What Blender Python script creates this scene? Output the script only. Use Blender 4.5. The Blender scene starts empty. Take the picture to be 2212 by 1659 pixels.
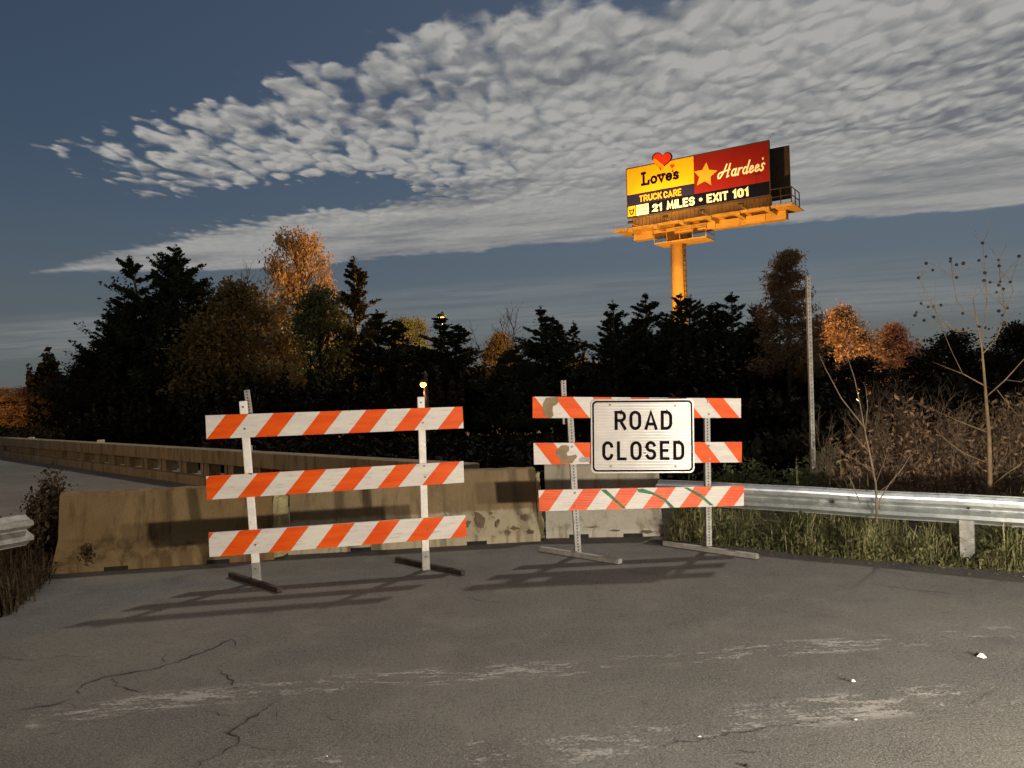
import bpy, bmesh, math, random
import numpy as np
from mathutils import Vector, Matrix

random.seed(7); RNG = np.random.default_rng(11)
R = math.radians
scene = bpy.context.scene
col = scene.collection

# ------------------------------------------------------------------ camera
CAM_H = 1.55; FPX = 1661.0; CX, CY = 1106.0, 829.5      # focal length and centre in a 2212 x 1659 picture
PITCH = R(0.52); ROLL = R(-1.64)
cam_rot = Matrix.Rotation(math.pi/2 + PITCH, 3, 'X') @ Matrix.Rotation(ROLL, 3, 'Z')
cam_d = bpy.data.cameras.new('camera'); cam = bpy.data.objects.new('camera', cam_d); col.objects.link(cam)
cam.matrix_world = Matrix.Translation((0, 0, CAM_H)) @ cam_rot.to_4x4()
cam_d.sensor_width = 36; cam_d.lens = 36*FPX/2212; cam_d.clip_start = 0.05; cam_d.clip_end = 3000
scene.camera = cam

# ------------------------------------------------------------------ moonlit sky, moon, exposure
MOON = Vector((0.55, 0.98, 1.315)).normalized()          # towards the moon
scene.view_settings.view_transform = 'Standard'; scene.view_settings.look = 'None'
scene.view_settings.exposure = 0.0; scene.view_settings.gamma = 1.0

class NT:
    """small helper for node trees"""
    def __init__(s, tree): s.t = tree; s.n = tree.nodes; s.l = tree.links
    def new(s, typ, **kw):
        n = s.n.new(typ)
        for k, v in kw.items(): setattr(n, k, v)
        return n
    def put(s, sock, v):
        if isinstance(v, bpy.types.NodeSocket): s.l.new(v, sock)
        elif v is not None: sock.default_value = v
    def m(s, op, a, b=None, c=None, clamp=False):
        n = s.new('ShaderNodeMath', operation=op); n.use_clamp = clamp
        s.put(n.inputs[0], a); s.put(n.inputs[1], b); s.put(n.inputs[2], c)
        return n.outputs[0]
    def ss(s, x, a, b, lo=0.0, hi=1.0):
        n = s.new('ShaderNodeMapRange', interpolation_type='SMOOTHSTEP')
        s.put(n.inputs['Value'], x); s.put(n.inputs['From Min'], a); s.put(n.inputs['From Max'], b)
        s.put(n.inputs['To Min'], lo); s.put(n.inputs['To Max'], hi)
        return n.outputs['Result']
    def noise(s, vec, scale, detail=4.0, rough=0.55, dist=0.0):
        n = s.new('ShaderNodeTexNoise')
        if vec is not None: s.l.new(vec, n.inputs['Vector'])
        n.inputs['Scale'].default_value = scale; n.inputs['Detail'].default_value = detail
        n.inputs['Roughness'].default_value = rough; n.inputs['Distortion'].default_value = dist
        return n.outputs['Fac']
    def voro(s, vec, scale, smooth=1.0):
        n = s.new('ShaderNodeTexVoronoi', feature='SMOOTH_F1')
        s.l.new(vec, n.inputs['Vector']); n.inputs['Scale'].default_value = scale
        n.inputs['Smoothness'].default_value = smooth
        return n.outputs['Distance']
    def mix(s, f, a, b, blend='MIX'):
        n = s.new('ShaderNodeMix', data_type='RGBA', blend_type=blend)
        s.put(n.inputs[0], f); s.put(n.inputs[6], a); s.put(n.inputs[7], b)
        return n.outputs[2]
    def comb(s, x, y, z=0.0):
        n = s.new('ShaderNodeCombineXYZ')
        s.put(n.inputs[0], x); s.put(n.inputs[1], y); s.put(n.inputs[2], z)
        return n.outputs[0]

world = bpy.data.worlds.new('World'); scene.world = world; world.use_nodes = True
w = NT(world.node_tree); w.n.clear()
sky = w.new('ShaderNodeTexSky', sky_type='NISHITA'); sky.sun_disc = False
sky.sun_elevation = math.asin(MOON.z); sky.sun_rotation = math.atan2(MOON.x, MOON.y)
sky.altitude = 100; sky.air_density = 1.0; sky.dust_density = 0.6; sky.ozone_density = 2.0
SKY_K = 0.0235
tc = w.new('ShaderNodeTexCoord'); sep = w.new('ShaderNodeSeparateXYZ'); w.l.new(tc.outputs['Generated'], sep.inputs[0])
dz = w.m('MAXIMUM', sep.outputs[2], 0.03)
u = w.m('DIVIDE', sep.outputs[0], dz); v = w.m('DIVIDE', sep.outputs[1], dz)     # cloud layer seen as a plane overhead
uv = w.comb(u, v)
band = w.m('ADD', v, w.m('MULTIPLY', u, 0.30))                                    # across the cloud streets
n_big = w.noise(uv, 0.9, 3, 0.5)
n_mid = w.noise(uv, 3.2, 5, 0.6)
bandn = w.m('ADD', band, w.m('MULTIPLY', w.m('SUBTRACT', n_big, 0.5), 0.42))
bandn = w.m('ADD', bandn, w.m('MULTIPLY', w.m('SUBTRACT', n_mid, 0.5), 0.40))
un = w.m('ADD', u, w.m('MULTIPLY', w.m('SUBTRACT', n_mid, 0.5), 0.9))
# far smooth street
lowA = w.m('MULTIPLY', w.ss(bandn, 3.62, 4.0), w.ss(bandn, 5.12, 5.50, 1, 0))
taper = w.m('ADD', w.m('ABSOLUTE', w.m('SUBTRACT', band, 4.75)), -0.1)
lowA = w.m('MULTIPLY', lowA, w.ss(w.m('SUBTRACT', un, w.m('MULTIPLY', taper, 2.2)), -3.9, -2.5))
# near broken street of small cells
limit = w.ss(un, -0.60, 0.05, 3.30, 4.6)
upB = w.m('MULTIPLY', w.ss(w.m('SUBTRACT', bandn, w.ss(u, -0.35, -1.6, 0.0, 0.42)), 1.92, 2.22), w.ss(w.m('SUBTRACT', bandn, limit), -0.18, 0.12, 1, 0))
upB = w.m('MULTIPLY', upB, w.ss(un, -2.05, -1.35))
# further streets overhead and behind, out of frame
more = w.m('MULTIPLY', w.ss(band, 1.25, 0.95), w.ss(w.noise(uv, 0.55, 3), 0.45, 0.6))
cover = w.m('MAXIMUM', w.m('MAXIMUM', lowA, upB), w.m('MULTIPLY', more, 0.85))
# cells, elongated along the streets
stretch = w.comb(w.m('MULTIPLY', u, 1.0), w.m('MULTIPLY', v, 0.60))
warp = w.new('ShaderNodeVectorMath', operation='ADD')
wn = w.new('ShaderNodeTexNoise'); w.l.new(stretch, wn.inputs['Vector']); wn.inputs['Scale'].default_value = 7; wn.inputs['Detail'].default_value = 3
ws = w.new('ShaderNodeVectorMath', operation='SCALE'); w.l.new(wn.outputs['Color'], ws.inputs[0]); ws.inputs['Scale'].default_value = 0.13
w.l.new(stretch, warp.inputs[0]); w.l.new(ws.outputs[0], warp.inputs[1])
def puff_at(off):
    n_ = w.new('ShaderNodeVectorMath', operation='ADD'); w.l.new(warp.outputs[0], n_.inputs[0]); n_.inputs[1].default_value = off
    c_ = w.voro(n_.outputs[0], 15.0, 0.5); f_ = w.noise(n_.outputs[0], 8.0, 5, 0.58)
    return w.m('SUBTRACT', 1.0, w.m('ADD', w.m('MULTIPLY', c_, 1.0), w.m('MULTIPLY', w.m('SUBTRACT', f_, 0.5), 0.85)))
fine = w.noise(warp.outputs[0], 16.0, 5, 0.6)
puff = puff_at((0, 0, 0)); puff2 = puff_at((0.006, 0.018, 0))
relief = w.m('SUBTRACT', puff2, puff)
cells_amt = w.ss(band, 3.2, 4.6, 1.0, 0.12)                                        # far part reads smooth
open_amt = w.m('MULTIPLY', cells_amt, w.ss(un, -0.45, 0.55, 1.02, 0.26))
edge = w.m('SUBTRACT', w.m('MULTIPLY', cover, 1.25), w.m('MULTIPLY', w.m('SUBTRACT', 0.72, puff), w.m('MULTIPLY', open_amt, 1.9)))
dens = w.ss(edge, 0.18, 0.92)
dens = w.m('MULTIPLY', dens, w.ss(cover, 0.0, 0.35))
# thin veil low over the horizon
veil = w.m('MULTIPLY', w.m('MULTIPLY', w.ss(band, 6.6, 8.0), w.ss(band, 11.0, 16.0, 1, 0)), w.ss(w.noise(uv, 0.25, 1), 0.35, 0.65, 0.12, 0.34))
wisp = w.m('MULTIPLY', w.ss(w.noise(w.comb(w.m('MULTIPLY', u, 0.6), w.m('MULTIPLY', band, 2.2)), 1.3, 6, 0.62), 0.64, 0.82), 0.15)
dens = w.m('MAXIMUM', dens, w.m('MAXIMUM', veil, wisp))
# shading of the layer: thick grey patches, lit tops of cells
shade_lo = w.noise(w.comb(w.m('MULTIPLY', u, 0.55), w.m('MULTIPLY', band, 1.5)), 1.5, 4, 0.55)
lit = w.m('ADD', w.m('MULTIPLY', w.ss(shade_lo, 0.30, 0.60), 0.62), w.m('MULTIPLY', w.m('MULTIPLY', w.ss(puff, 0.15, 0.85), cells_amt), 0.36))
lit = w.m('ADD', lit, w.m('MULTIPLY', relief, w.m('MULTIPLY', cells_amt, 2.0)))
lit = w.m('ADD', lit, 0.06, clamp=True)
ccol = w.mix(lit, (0.160, 0.166, 0.180, 1), (0.405, 0.398, 0.378, 1))
skyc = w.new('ShaderNodeMix', data_type='RGBA', blend_type='MULTIPLY'); skyc.inputs[0].default_value = 1
w.l.new(sky.outputs[0], skyc.inputs[6]); skyc.inputs[7].default_value = (SKY_K, SKY_K*1.0, SKY_K*0.98, 1)
hazed = w.mix(w.ss(sep.outputs[2], 0.0, 0.30, 0.72, 0.0), skyc.outputs[2], (0.092, 0.105, 0.118, 1))
final = w.mix(w.m('MULTIPLY', dens, 0.97), hazed, ccol)
bg = w.new('ShaderNodeBackground'); bg.inputs['Strength'].default_value = 1.0; w.l.new(final, bg.inputs[0])
wo = w.new('ShaderNodeOutputWorld'); w.l.new(bg.outputs[0], wo.inputs[0])

sd = bpy.data.lights.new('moon', 'SUN'); sd.energy = 1.55; sd.angle = R(2.2); sd.color = (1.0, 0.93, 0.83)
moon = bpy.data.objects.new('moon', sd); col.objects.link(moon)
moon.rotation_euler = (-MOON).to_track_quat('-Z', 'Y').to_euler(); moon.location = MOON*60

# ------------------------------------------------------------------ measuring helpers
def ray(px, py):
    return cam_rot @ Vector(((px-CX)/FPX, -(py-CY)/FPX, -1.0))
def at(px, py, Y):
    d = ray(px, py); return Vector((0, 0, CAM_H)) + d*(Y/d.y)
def gnd(px, py, z=0.0):
    d = ray(px, py); return Vector((0, 0, CAM_H)) + d*((z-CAM_H)/d.z)
def onplane(px, py, p, n):
    o = Vector((0, 0, CAM_H)); d = ray(px, py); return o + d*((p-o).dot(n)/d.dot(n))

# ------------------------------------------------------------------ mesh helpers
class MB:
    def __init__(s): s.v = []; s.f = []; s.uv = {}
    def quad(s, *pts, uvs=None):
        i = len(s.v); s.v += [tuple(p) for p in pts]; f = tuple(range(i, i+len(pts))); s.f.append(f)
        if uvs: s.uv[len(s.f)-1] = uvs
        return s
    def hexa(s, p):     # p: 8 points, bottom ring 0-3 then top ring 4-7
        i = len(s.v); s.v += [tuple(q) for q in p]
        for f in ((0,3,2,1),(4,5,6,7),(0,1,5,4),(1,2,6,5),(2,3,7,6),(3,0,4,7)): s.f.append(tuple(i+k for k in f))
        return s
    def box(s, c, d, M=None):
        x, y, z = d[0]/2, d[1]/2, d[2]/2
        p = [Vector((c[0]+a*x, c[1]+b*y, c[2]+e*z)) for e in (-1, 1) for a, b in ((-1,-1),(1,-1),(1,1),(-1,1))]
        if M is not None: p = [M @ q for q in p]
        return s.hexa(p)
    def bar(s, a, b, wx, wy, up=Vector((0,0,1))):
        a = Vector(a); b = Vector(b); t = (b-a).normalized()
        if abs(t.dot(up)) > 0.98: up = Vector((0,1,0))
        x = t.cross(up).normalized()*wx/2; y = x.cross(t).normalized()*wy/2
        return s.hexa([a-x-y, a+x-y, a+x+y, a-x+y, b-x-y, b+x-y, b+x+y, b-x+y])
    def tube(s, pts, rads, n=8, cap=True):
        pts = [Vector(p) for p in pts]; i0 = len(s.v)
        for k, p in enumerate(pts):
            t = (pts[min(k+1, len(pts)-1)] - pts[max(k-1, 0)]).normalized()
            a = t.orthogonal().normalized() if k == 0 else (s._x - t*s._x.dot(t)).normalized()
            s._x = a; b = t.cross(a); r = rads[k] if hasattr(rads, '__len__') else rads
            for j in range(n):
                th = 2*math.pi*j/n; s.v.append(tuple(p + a*(r*math.cos(th)) + b*(r*math.sin(th))))
        for k in range(len(pts)-1):
            for j in range(n):
                q = i0+k*n; s.f.append((q+j, q+(j+1)%n, q+n+(j+1)%n, q+n+j))
        if cap:
            s.f.append(tuple(i0+j for j in reversed(range(n)))); q = i0+(len(pts)-1)*n; s.f.append(tuple(q+j for j in range(n)))
        return s
    def prism(s, poly, z0, z1, M):   # outline in local xy, extruded along local z
        i = len(s.v); n = len(poly)
        for z in (z0, z1): s.v += [tuple(M @ Vector((p[0], p[1], z))) for p in poly]
        s.f.append(tuple(i+k for k in reversed(range(n)))); s.f.append(tuple(i+n+k for k in range(n)))
        for k in range(n): s.f.append((i+k, i+(k+1)%n, i+n+(k+1)%n, i+n+k))
        return s
    def ball(s, c, r, n=8, m=6, sq=1.0):
        c = Vector(c); i = len(s.v)
        for a in range(1, m):
            ph = math.pi*a/m
            for b in range(n):
                th = 2*math.pi*b/n; s.v.append((c.x+r*math.sin(ph)*math.cos(th), c.y+r*math.sin(ph)*math.sin(th), c.z+r*sq*math.cos(ph)))
        s.v.append((c.x, c.y, c.z+r*sq)); s.v.append((c.x, c.y, c.z-r*sq)); T, B = len(s.v)-2, len(s.v)-1
        for b in range(n):
            s.f.append((T, i+b, i+(b+1)%n)); q = i+(m-2)*n; s.f.append((B, q+(b+1)%n, q+b))
            for a in range(m-2): s.f.append((i+a*n+b, i+(a+1)*n+b, i+(a+1)*n+(b+1)%n, i+a*n+(b+1)%n))
        return s
    def build(s, name, mat, parent=None, bevel=0.0, smooth=False, origin=None):
        me = bpy.data.meshes.new(name)
        vs = s.v
        if origin is not None: vs = [(x-origin[0], y-origin[1], z-origin[2]) for x, y, z in vs]
        me.from_pydata(vs, [], s.f)
        if s.uv:
            lay = me.uv_layers.new(name='UVMap')
            for fi, uvs in s.uv.items():
                for k, li in enumerate(me.polygons[fi].loop_indices): lay.data[li].uv = uvs[k]
        if mat: me.materials.append(mat)
        if smooth: me.polygons.foreach_set('use_smooth', [True]*len(me.polygons))
        me.update()
        bm = bmesh.new(); bm.from_mesh(me); bmesh.ops.recalc_face_normals(bm, faces=bm.faces); bm.to_mesh(me); bm.free()
        o = bpy.data.objects.new(name, me); col.objects.link(o)
        if origin is not None: o.location = origin
        if parent is not None:
            o.parent = parent; o.matrix_parent_inverse = Matrix.Translation(parent.location).inverted() if False else Matrix.Identity(4)
            if origin is None: o.location = -Vector(parent.location)
            else: o.location = Vector(origin) - Vector(parent.location)
        if bevel:
            b = o.modifiers.new('bevel', 'BEVEL'); b.width = bevel; b.segments = 2; b.limit_method = 'ANGLE'; b.angle_limit = R(40)
        return o
def tag(o, label=None, cat=None, group=None, kind=None):
    if label: o['label'] = label
    if cat: o['category'] = cat
    if group: o['group'] = group
    if kind: o['kind'] = kind
    return o
def thing(name, loc, label, cat, group=None):
    o = bpy.data.objects.new(name, None); col.objects.link(o); o.location = loc; o.empty_display_size = 0.2
    return tag(o, label, cat, group)
def fastmesh(name, V, F, mat, parent=None, loc=None):
    """V (n,3), F (m,k) numpy"""
    me = bpy.data.meshes.new(name); k = F.shape[1]
    me.vertices.add(len(V)); me.vertices.foreach_set('co', V.astype(np.float32).ravel())
    me.loops.add(F.size); me.loops.foreach_set('vertex_index', F.astype(np.int32).ravel())
    me.polygons.add(len(F)); me.polygons.foreach_set('loop_start', (np.arange(len(F))*k).astype(np.int32))
    me.polygons.foreach_set('loop_total', np.full(len(F), k, np.int32)); me.update(calc_edges=True)
    if mat: me.materials.append(mat)
    return me
def link(name, me, parent=None, loc=(0,0,0)):
    o = bpy.data.objects.new(name, me); col.objects.link(o); o.parent = parent; o.location = loc
    return o

# ------------------------------------------------------------------ materials
def newmat(name):
    m = bpy.data.materials.new(name); m.use_nodes = True; t = NT(m.node_tree)
    return m, t, t.n['Principled BSDF']
def coords(t, kind='Object'):
    return t.new('ShaderNodeTexCoord').outputs[kind]
def geo(t): return t.new('ShaderNodeNewGeometry').outputs['Position']
def bump(t, b, h, strength=0.3, dist=0.01):
    n = t.new('ShaderNodeBump'); n.inputs['Strength'].default_value = strength; n.inputs['Distance'].default_value = dist
    t.put(n.inputs['Height'], h); t.l.new(n.outputs[0], b.inputs['Normal'])
def mottled(name, c0, c1, scale=6.0, rough=0.75, metal=0.0, bmp=0.2, bdist=0.004, c2=None, pos=False, spec=0.3):
    m, t, b = newmat(name); p = geo(t) if pos else coords(t)
    n = t.noise(p, scale, 6, 0.62)
    c = t.mix(t.ss(n, 0.33, 0.68), (*c0, 1), (*c1, 1))
    if c2: c = t.mix(t.ss(t.noise(p, scale*4.3, 5, 0.7), 0.56, 0.70), c, (*c2, 1))
    t.put(b.inputs['Base Color'], c); b.inputs['Roughness'].default_value = rough; b.inputs['Metallic'].default_value = metal
    b.inputs['Specular IOR Level'].default_value = spec
    if bmp: bump(t, b, t.noise(p, scale*9, 4, 0.7), bmp, bdist)
    return m
def emit(name, c, s):
    m, t, b = newmat(name); b.inputs['Base Color'].default_value = (*c, 1)
    b.inputs['Emission Color'].default_value = (*c, 1); b.inputs['Emission Strength'].default_value = s
    return m
def leafmat(name, c0, c1, scale=1.6, trans=0.15):
    m, t, b = newmat(name); p = geo(t)
    n = t.noise(p, scale, 3, 0.6); n2 = t.noise(p, scale*14, 2, 0.6)
    c = t.mix(t.ss(t.m('ADD', t.m('MULTIPLY', n, 0.6), t.m('MULTIPLY', n2, 0.4)), 0.36, 0.64), (*c0, 1), (*c1, 1))
    t.put(b.inputs['Base Color'], c); b.inputs['Roughness'].default_value = 0.85; b.inputs['Specular IOR Level'].default_value = 0.06
    tr = t.new('ShaderNodeBsdfTranslucent'); t.put(tr.inputs[0], c)
    mx = t.new('ShaderNodeMixShader'); mx.inputs[0].default_value = trans
    t.l.new(b.outputs[0], mx.inputs[1]); t.l.new(tr.outputs[0], mx.inputs[2])
    t.l.new(mx.outputs[0], t.n['Material Output'].inputs[0])
    return m

M = {}
# worn asphalt
def asphalt():
    m, t, b = newmat('worn_asphalt'); p = geo(t)
    big = t.noise(p, 0.45, 5, 0.6); mid = t.noise(p, 2.6, 6, 0.65); gr = t.noise(p, 95, 3, 0.7); gr2 = t.noise(p, 34, 4, 0.75)
    c = t.mix(t.ss(big, 0.35, 0.65), (0.074, 0.071, 0.061, 1), (0.112, 0.106, 0.090, 1))
    c = t.mix(t.m('MULTIPLY', t.ss(mid, 0.5, 0.70), 0.6), c, (0.145, 0.136, 0.112, 1))
    c = t.mix(t.m('MULTIPLY', t.ss(mid, 0.47, 0.32), 0.7), c, (0.060, 0.054, 0.048, 1))
    c = t.mix(t.ss(gr, 0.40, 0.66, 0.0, 0.55), c, (0.225, 0.205, 0.18, 1))
    c = t.mix(t.ss(gr2, 0.50, 0.33, 0.0, 0.5), c, (0.035, 0.032, 0.028, 1))
    vo = t.new('ShaderNodeTexVoronoi'); t.l.new(p, vo.inputs['Vector']); vo.inputs['Scale'].default_value = 55
    pale = t.m('MULTIPLY', t.ss(vo.outputs['Distance'], 0.22, 0.12), t.ss(t.noise(p, 21, 2), 0.56, 0.66))
    c = t.mix(t.m('MULTIPLY', pale, 0.7), c, (0.36, 0.33, 0.29, 1))
    t.put(b.inputs['Base Color'], c); b.inputs['Roughness'].default_value = 0.88; b.inputs['Specular IOR Level'].default_value = 0.25
    h = t.m('ADD', t.m('MULTIPLY', gr, 0.5), t.m('ADD', gr2, t.m('MULTIPLY', mid, 0.6)))
    bump(t, b, h, 0.45, 0.010)
    return m
M['asphalt'] = asphalt()
def paint():
    m, t, b = newmat('worn_road_paint'); p = geo(t)
    mp = t.new('ShaderNodeMapping'); mp.inputs['Scale'].default_value = (1, 3.2, 1); mp.inputs['Rotation'].default_value = (0, 0, R(-9)); t.l.new(p, mp.inputs['Vector'])
    a = t.noise(mp.outputs[0], 4.5, 6, 0.72); g = t.noise(p, 60, 3, 0.7); big = t.noise(p, 0.9, 2)
    al = t.ss(t.m('ADD', t.m('ADD', a, t.m('MULTIPLY', t.m('SUBTRACT', g, 0.5), 0.45)), t.m('MULTIPLY', t.m('SUBTRACT', big, 0.5), 0.55)), 0.50, 0.68, 0, 0.55)
    uvx = t.new('ShaderNodeSeparateXYZ'); t.l.new(coords(t, 'UV'), uvx.inputs[0])
    al = t.m('MULTIPLY', al, t.ss(t.m('ABSOLUTE', t.m('SUBTRACT', uvx.outputs[1], 0.5)), 0.22, 0.5, 1, 0))
    b.inputs['Base Color'].default_value = (0.43, 0.40, 0.36, 1); b.inputs['Roughness'].default_value = 0.8
    t.put(b.inputs['Alpha'], al)
    return m
M['paint'] = paint()
M['soil'] = mottled('dark_verge_soil', (0.020, 0.018, 0.010), (0.055, 0.045, 0.026), 3.0, 0.95, pos=True, bmp=0.8, bdist=0.05)
M['crack'] = mottled('crack_fill', (0.012, 0.011, 0.010), (0.03, 0.027, 0.024), 30, 0.9, pos=True)
def concrete(name, a, bcol, stain, grime, low=None):
    m, t, b = newmat(name); p = geo(t)
    n = t.noise(p, 1.8, 6, 0.65); f = t.noise(p, 11, 6, 0.7); g = t.noise(p, 55, 4, 0.7)
    c = t.mix(t.ss(n, 0.35, 0.66), (*a, 1), (*bcol, 1))
    mp = t.new('ShaderNodeMapping'); mp.inputs['Scale'].default_value = (3.5, 3.5, 0.5); t.l.new(p, mp.inputs['Vector'])
    run = t.noise(mp.outputs[0], 2.4, 5, 0.6)
    c = t.mix(t.ss(run, 0.47, 0.66, 0, 0.8), c, (*stain, 1))
    c = t.mix(t.ss(f, 0.57, 0.70, 0, 0.4), c, (*grime, 1))
    c = t.mix(t.ss(g, 0.60, 0.72, 0, 0.35), c, (*stain, 1))
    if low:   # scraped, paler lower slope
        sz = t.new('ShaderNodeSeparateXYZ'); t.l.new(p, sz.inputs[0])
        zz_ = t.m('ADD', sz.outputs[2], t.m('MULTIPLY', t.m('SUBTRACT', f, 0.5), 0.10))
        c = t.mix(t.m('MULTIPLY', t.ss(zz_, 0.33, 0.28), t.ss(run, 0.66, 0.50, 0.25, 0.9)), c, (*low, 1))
    t.put(b.inputs['Base Color'], c); b.inputs['Roughness'].default_value = 0.9; b.inputs['Specular IOR Level'].default_value = 0.2
    bump(t, b, t.m('ADD', f, t.m('MULTIPLY', g, 0.6)), 0.75, 0.016)
    return m
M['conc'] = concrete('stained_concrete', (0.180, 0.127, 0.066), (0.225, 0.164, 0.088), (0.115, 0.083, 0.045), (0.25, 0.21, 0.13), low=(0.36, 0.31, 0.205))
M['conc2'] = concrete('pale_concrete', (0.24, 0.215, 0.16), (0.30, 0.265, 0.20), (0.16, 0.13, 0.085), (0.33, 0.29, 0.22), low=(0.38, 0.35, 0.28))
M['parapet'] = concrete('bridge_concrete', (0.19, 0.155, 0.095), (0.24, 0.20, 0.125), (0.10, 0.078, 0.045), (0.23, 0.19, 0.12))
M['headlit_yellow'] = mottled('headlit_yellow_concrete', (0.30, 0.25, 0.12), (0.42, 0.35, 0.17), 12, 0.95, pos=True, bmp=0.8, bdist=0.02)  # headlight on the barrier ends put into the colour as yellow
M['galv'] = mottled('galvanised_steel', (0.40, 0.42, 0.41), (0.58, 0.60, 0.58), 9, 0.42, 0.75, 0.15, 0.002, c2=(0.30, 0.31, 0.30), pos=True, spec=0.5)
M['galv_dull'] = mottled('dull_galvanised_steel', (0.20, 0.19, 0.165), (0.31, 0.295, 0.26), 14, 0.6, 0.3, 0.15, 0.002, pos=True)
M['postwhite'] = mottled('worn_white_plastic', (0.58, 0.53, 0.46), (0.70, 0.65, 0.58), 12, 0.55, 0, 0.1, 0.002, c2=(0.45, 0.40, 0.34), pos=True)
M['rubber'] = mottled('rusty_dark_steel', (0.020, 0.017, 0.014), (0.05, 0.035, 0.025), 18, 0.8, 0.0, 0.3, 0.003, pos=True)
M['hole'] = mottled('dark_hole', (0.012, 0.011, 0.010), (0.02, 0.018, 0.016), 20, 0.9, pos=True, bmp=0)
M['bolt'] = mottled('bolt_steel', (0.10, 0.09, 0.08), (0.17, 0.15, 0.13), 30, 0.5, 0.6, pos=True, bmp=0)
M['wood'] = mottled('weathered_wood', (0.13, 0.085, 0.05), (0.24, 0.16, 0.10), 8, 0.85, pos=True)
M['bark'] = mottled('dark_bark', (0.030, 0.022, 0.014), (0.07, 0.05, 0.034), 7, 0.9, pos=True)
M['twig'] = mottled('pale_twig', (0.10, 0.072, 0.048), (0.18, 0.13, 0.085), 15, 0.85, pos=True)
M['sapling'] = mottled('sapling_bark', (0.125, 0.080, 0.042), (0.20, 0.14, 0.07), 9, 0.8, pos=True)
M['seed'] = mottled('dark_seed_ball', (0.012, 0.010, 0.010), (0.03, 0.024, 0.02), 60, 0.9, pos=True)
M['cedar'] = leafmat('cedar_foliage', (0.010, 0.014, 0.007), (0.030, 0.034, 0.016), 1.3, 0.05)
M['cedar2'] = leafmat('brownish_cedar_foliage', (0.022, 0.022, 0.010), (0.055, 0.045, 0.022), 1.3, 0.06)
M['olive'] = leafmat('olive_autumn_leaves', (0.060, 0.050, 0.020), (0.130, 0.098, 0.042), 1.1, 0.15)
M['greenleaf'] = leafmat('green_leaves', (0.05, 0.062, 0.026), (0.11, 0.12, 0.055), 1.1, 0.2)
M['gold'] = leafmat('golden_autumn_leaves', (0.20, 0.13, 0.065), (0.42, 0.28, 0.15), 1.4, 0.3)
M['pink'] = leafmat('russet_autumn_leaves', (0.18, 0.10, 0.075), (0.36, 0.21, 0.15), 1.4, 0.3)
M['pine'] = leafmat('brown_pine_needles', (0.085, 0.060, 0.035), (0.19, 0.125, 0.07), 1.6, 0.15)
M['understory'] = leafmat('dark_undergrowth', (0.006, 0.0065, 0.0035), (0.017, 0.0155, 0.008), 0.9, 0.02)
M['drybrown'] = leafmat('dry_brown_weeds', (0.10, 0.062, 0.034), (0.28, 0.18, 0.105), 1.8, 0.12)
M['grass'] = leafmat('rough_green_grass', (0.060, 0.068, 0.025), (0.18, 0.18, 0.078), 1.6, 0.2)
M['drygrass'] = leafmat('dry_grass_straw', (0.24, 0.19, 0.10), (0.42, 0.34, 0.19), 4, 0.15)
M['leftweed'] = leafmat('dark_left_weeds', (0.025, 0.02, 0.011), (0.075, 0.052, 0.03), 1.8, 0.1)

# ================================================================== GROUND
GS = 600
def sheet(name, poly, z, mat, uvs=None):
    mb = MB(); mb.quad(*[(p[0], p[1], z) for p in poly], uvs=uvs); o = mb.build(name, mat); return o
ground = sheet('ground', [(-GS, -60), (GS, -60), (GS, GS), (-GS, GS)], -0.03, M['soil']); tag(ground, kind='structure')
# guardrail line on the right and the bridge parapet on the left
GR0 = Vector((1.55, 8.05, 0)); GR1 = Vector((4.13, 6.2, 0)); GRD = (GR1-GR0).normalized(); GRN = Vector((GRD.y, -GRD.x, 0))   # GRN to the road
if GRN.y > 0: GRN = -GRN
PA0 = Vector((-0.45, 9.38, 0)); PAD = Vector((-1.048, 1, 0)).normalized(); PAN = Vector((-PAD.y, PAD.x, 0))
edge_px = [(1452, 1166), (1530, 1174), (1640, 1186), (1760, 1200), (1880, 1210), (2000, 1219), (2110, 1227), (2212, 1236)]
edge = [gnd(*p) for p in edge_px]
rr = random.Random(3)
ed2 = []
for a, b in zip(edge[:-1], edge[1:]):
    for k in range(6):
        q = a.lerp(b, k/6); ed2.append(q + GRN*rr.uniform(-0.05, 0.04))
far = edge[-1] + (edge[-1]-edge[-3]).normalized()*14
left_edge = [gnd(0, 1335), gnd(45, 1300), gnd(110, 1246)]
pa_far = PA0 + PAD*60
deck_w = 7.4
road_poly = [(-3.4, -8), (30, -8), far] + list(reversed(ed2)) + [edge[0], Vector((1.5, 8.9, 0)), PA0 + PAN*0.0 + Vector((0.9, -0.3, 0)), PA0 - PAD*0.5, pa_far, pa_far + Vector((-deck_w*0.72, -deck_w*0.70, 0))*0.92,
             Vector((-9.3, 13.1, 0)), Vector((-4.6, 7.9, 0)), left_edge[2], left_edge[1], left_edge[0], Vector((-3.6, 3.5, 0))]
road = sheet('road', [(p[0], p[1]) for p in road_poly], 0.0, M['asphalt']); tag(road, kind='structure')
# make sure the concave outline is tessellated and its edge is broken
bm = bmesh.new(); bm.from_mesh(road.data); bmesh.ops.triangulate(bm, faces=bm.faces, ngon_method='EAR_CLIP'); 
for f in bm.faces:
    if f.normal.z < 0: f.normal_flip()
bm.to_mesh(road.data); bm.free()

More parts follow.
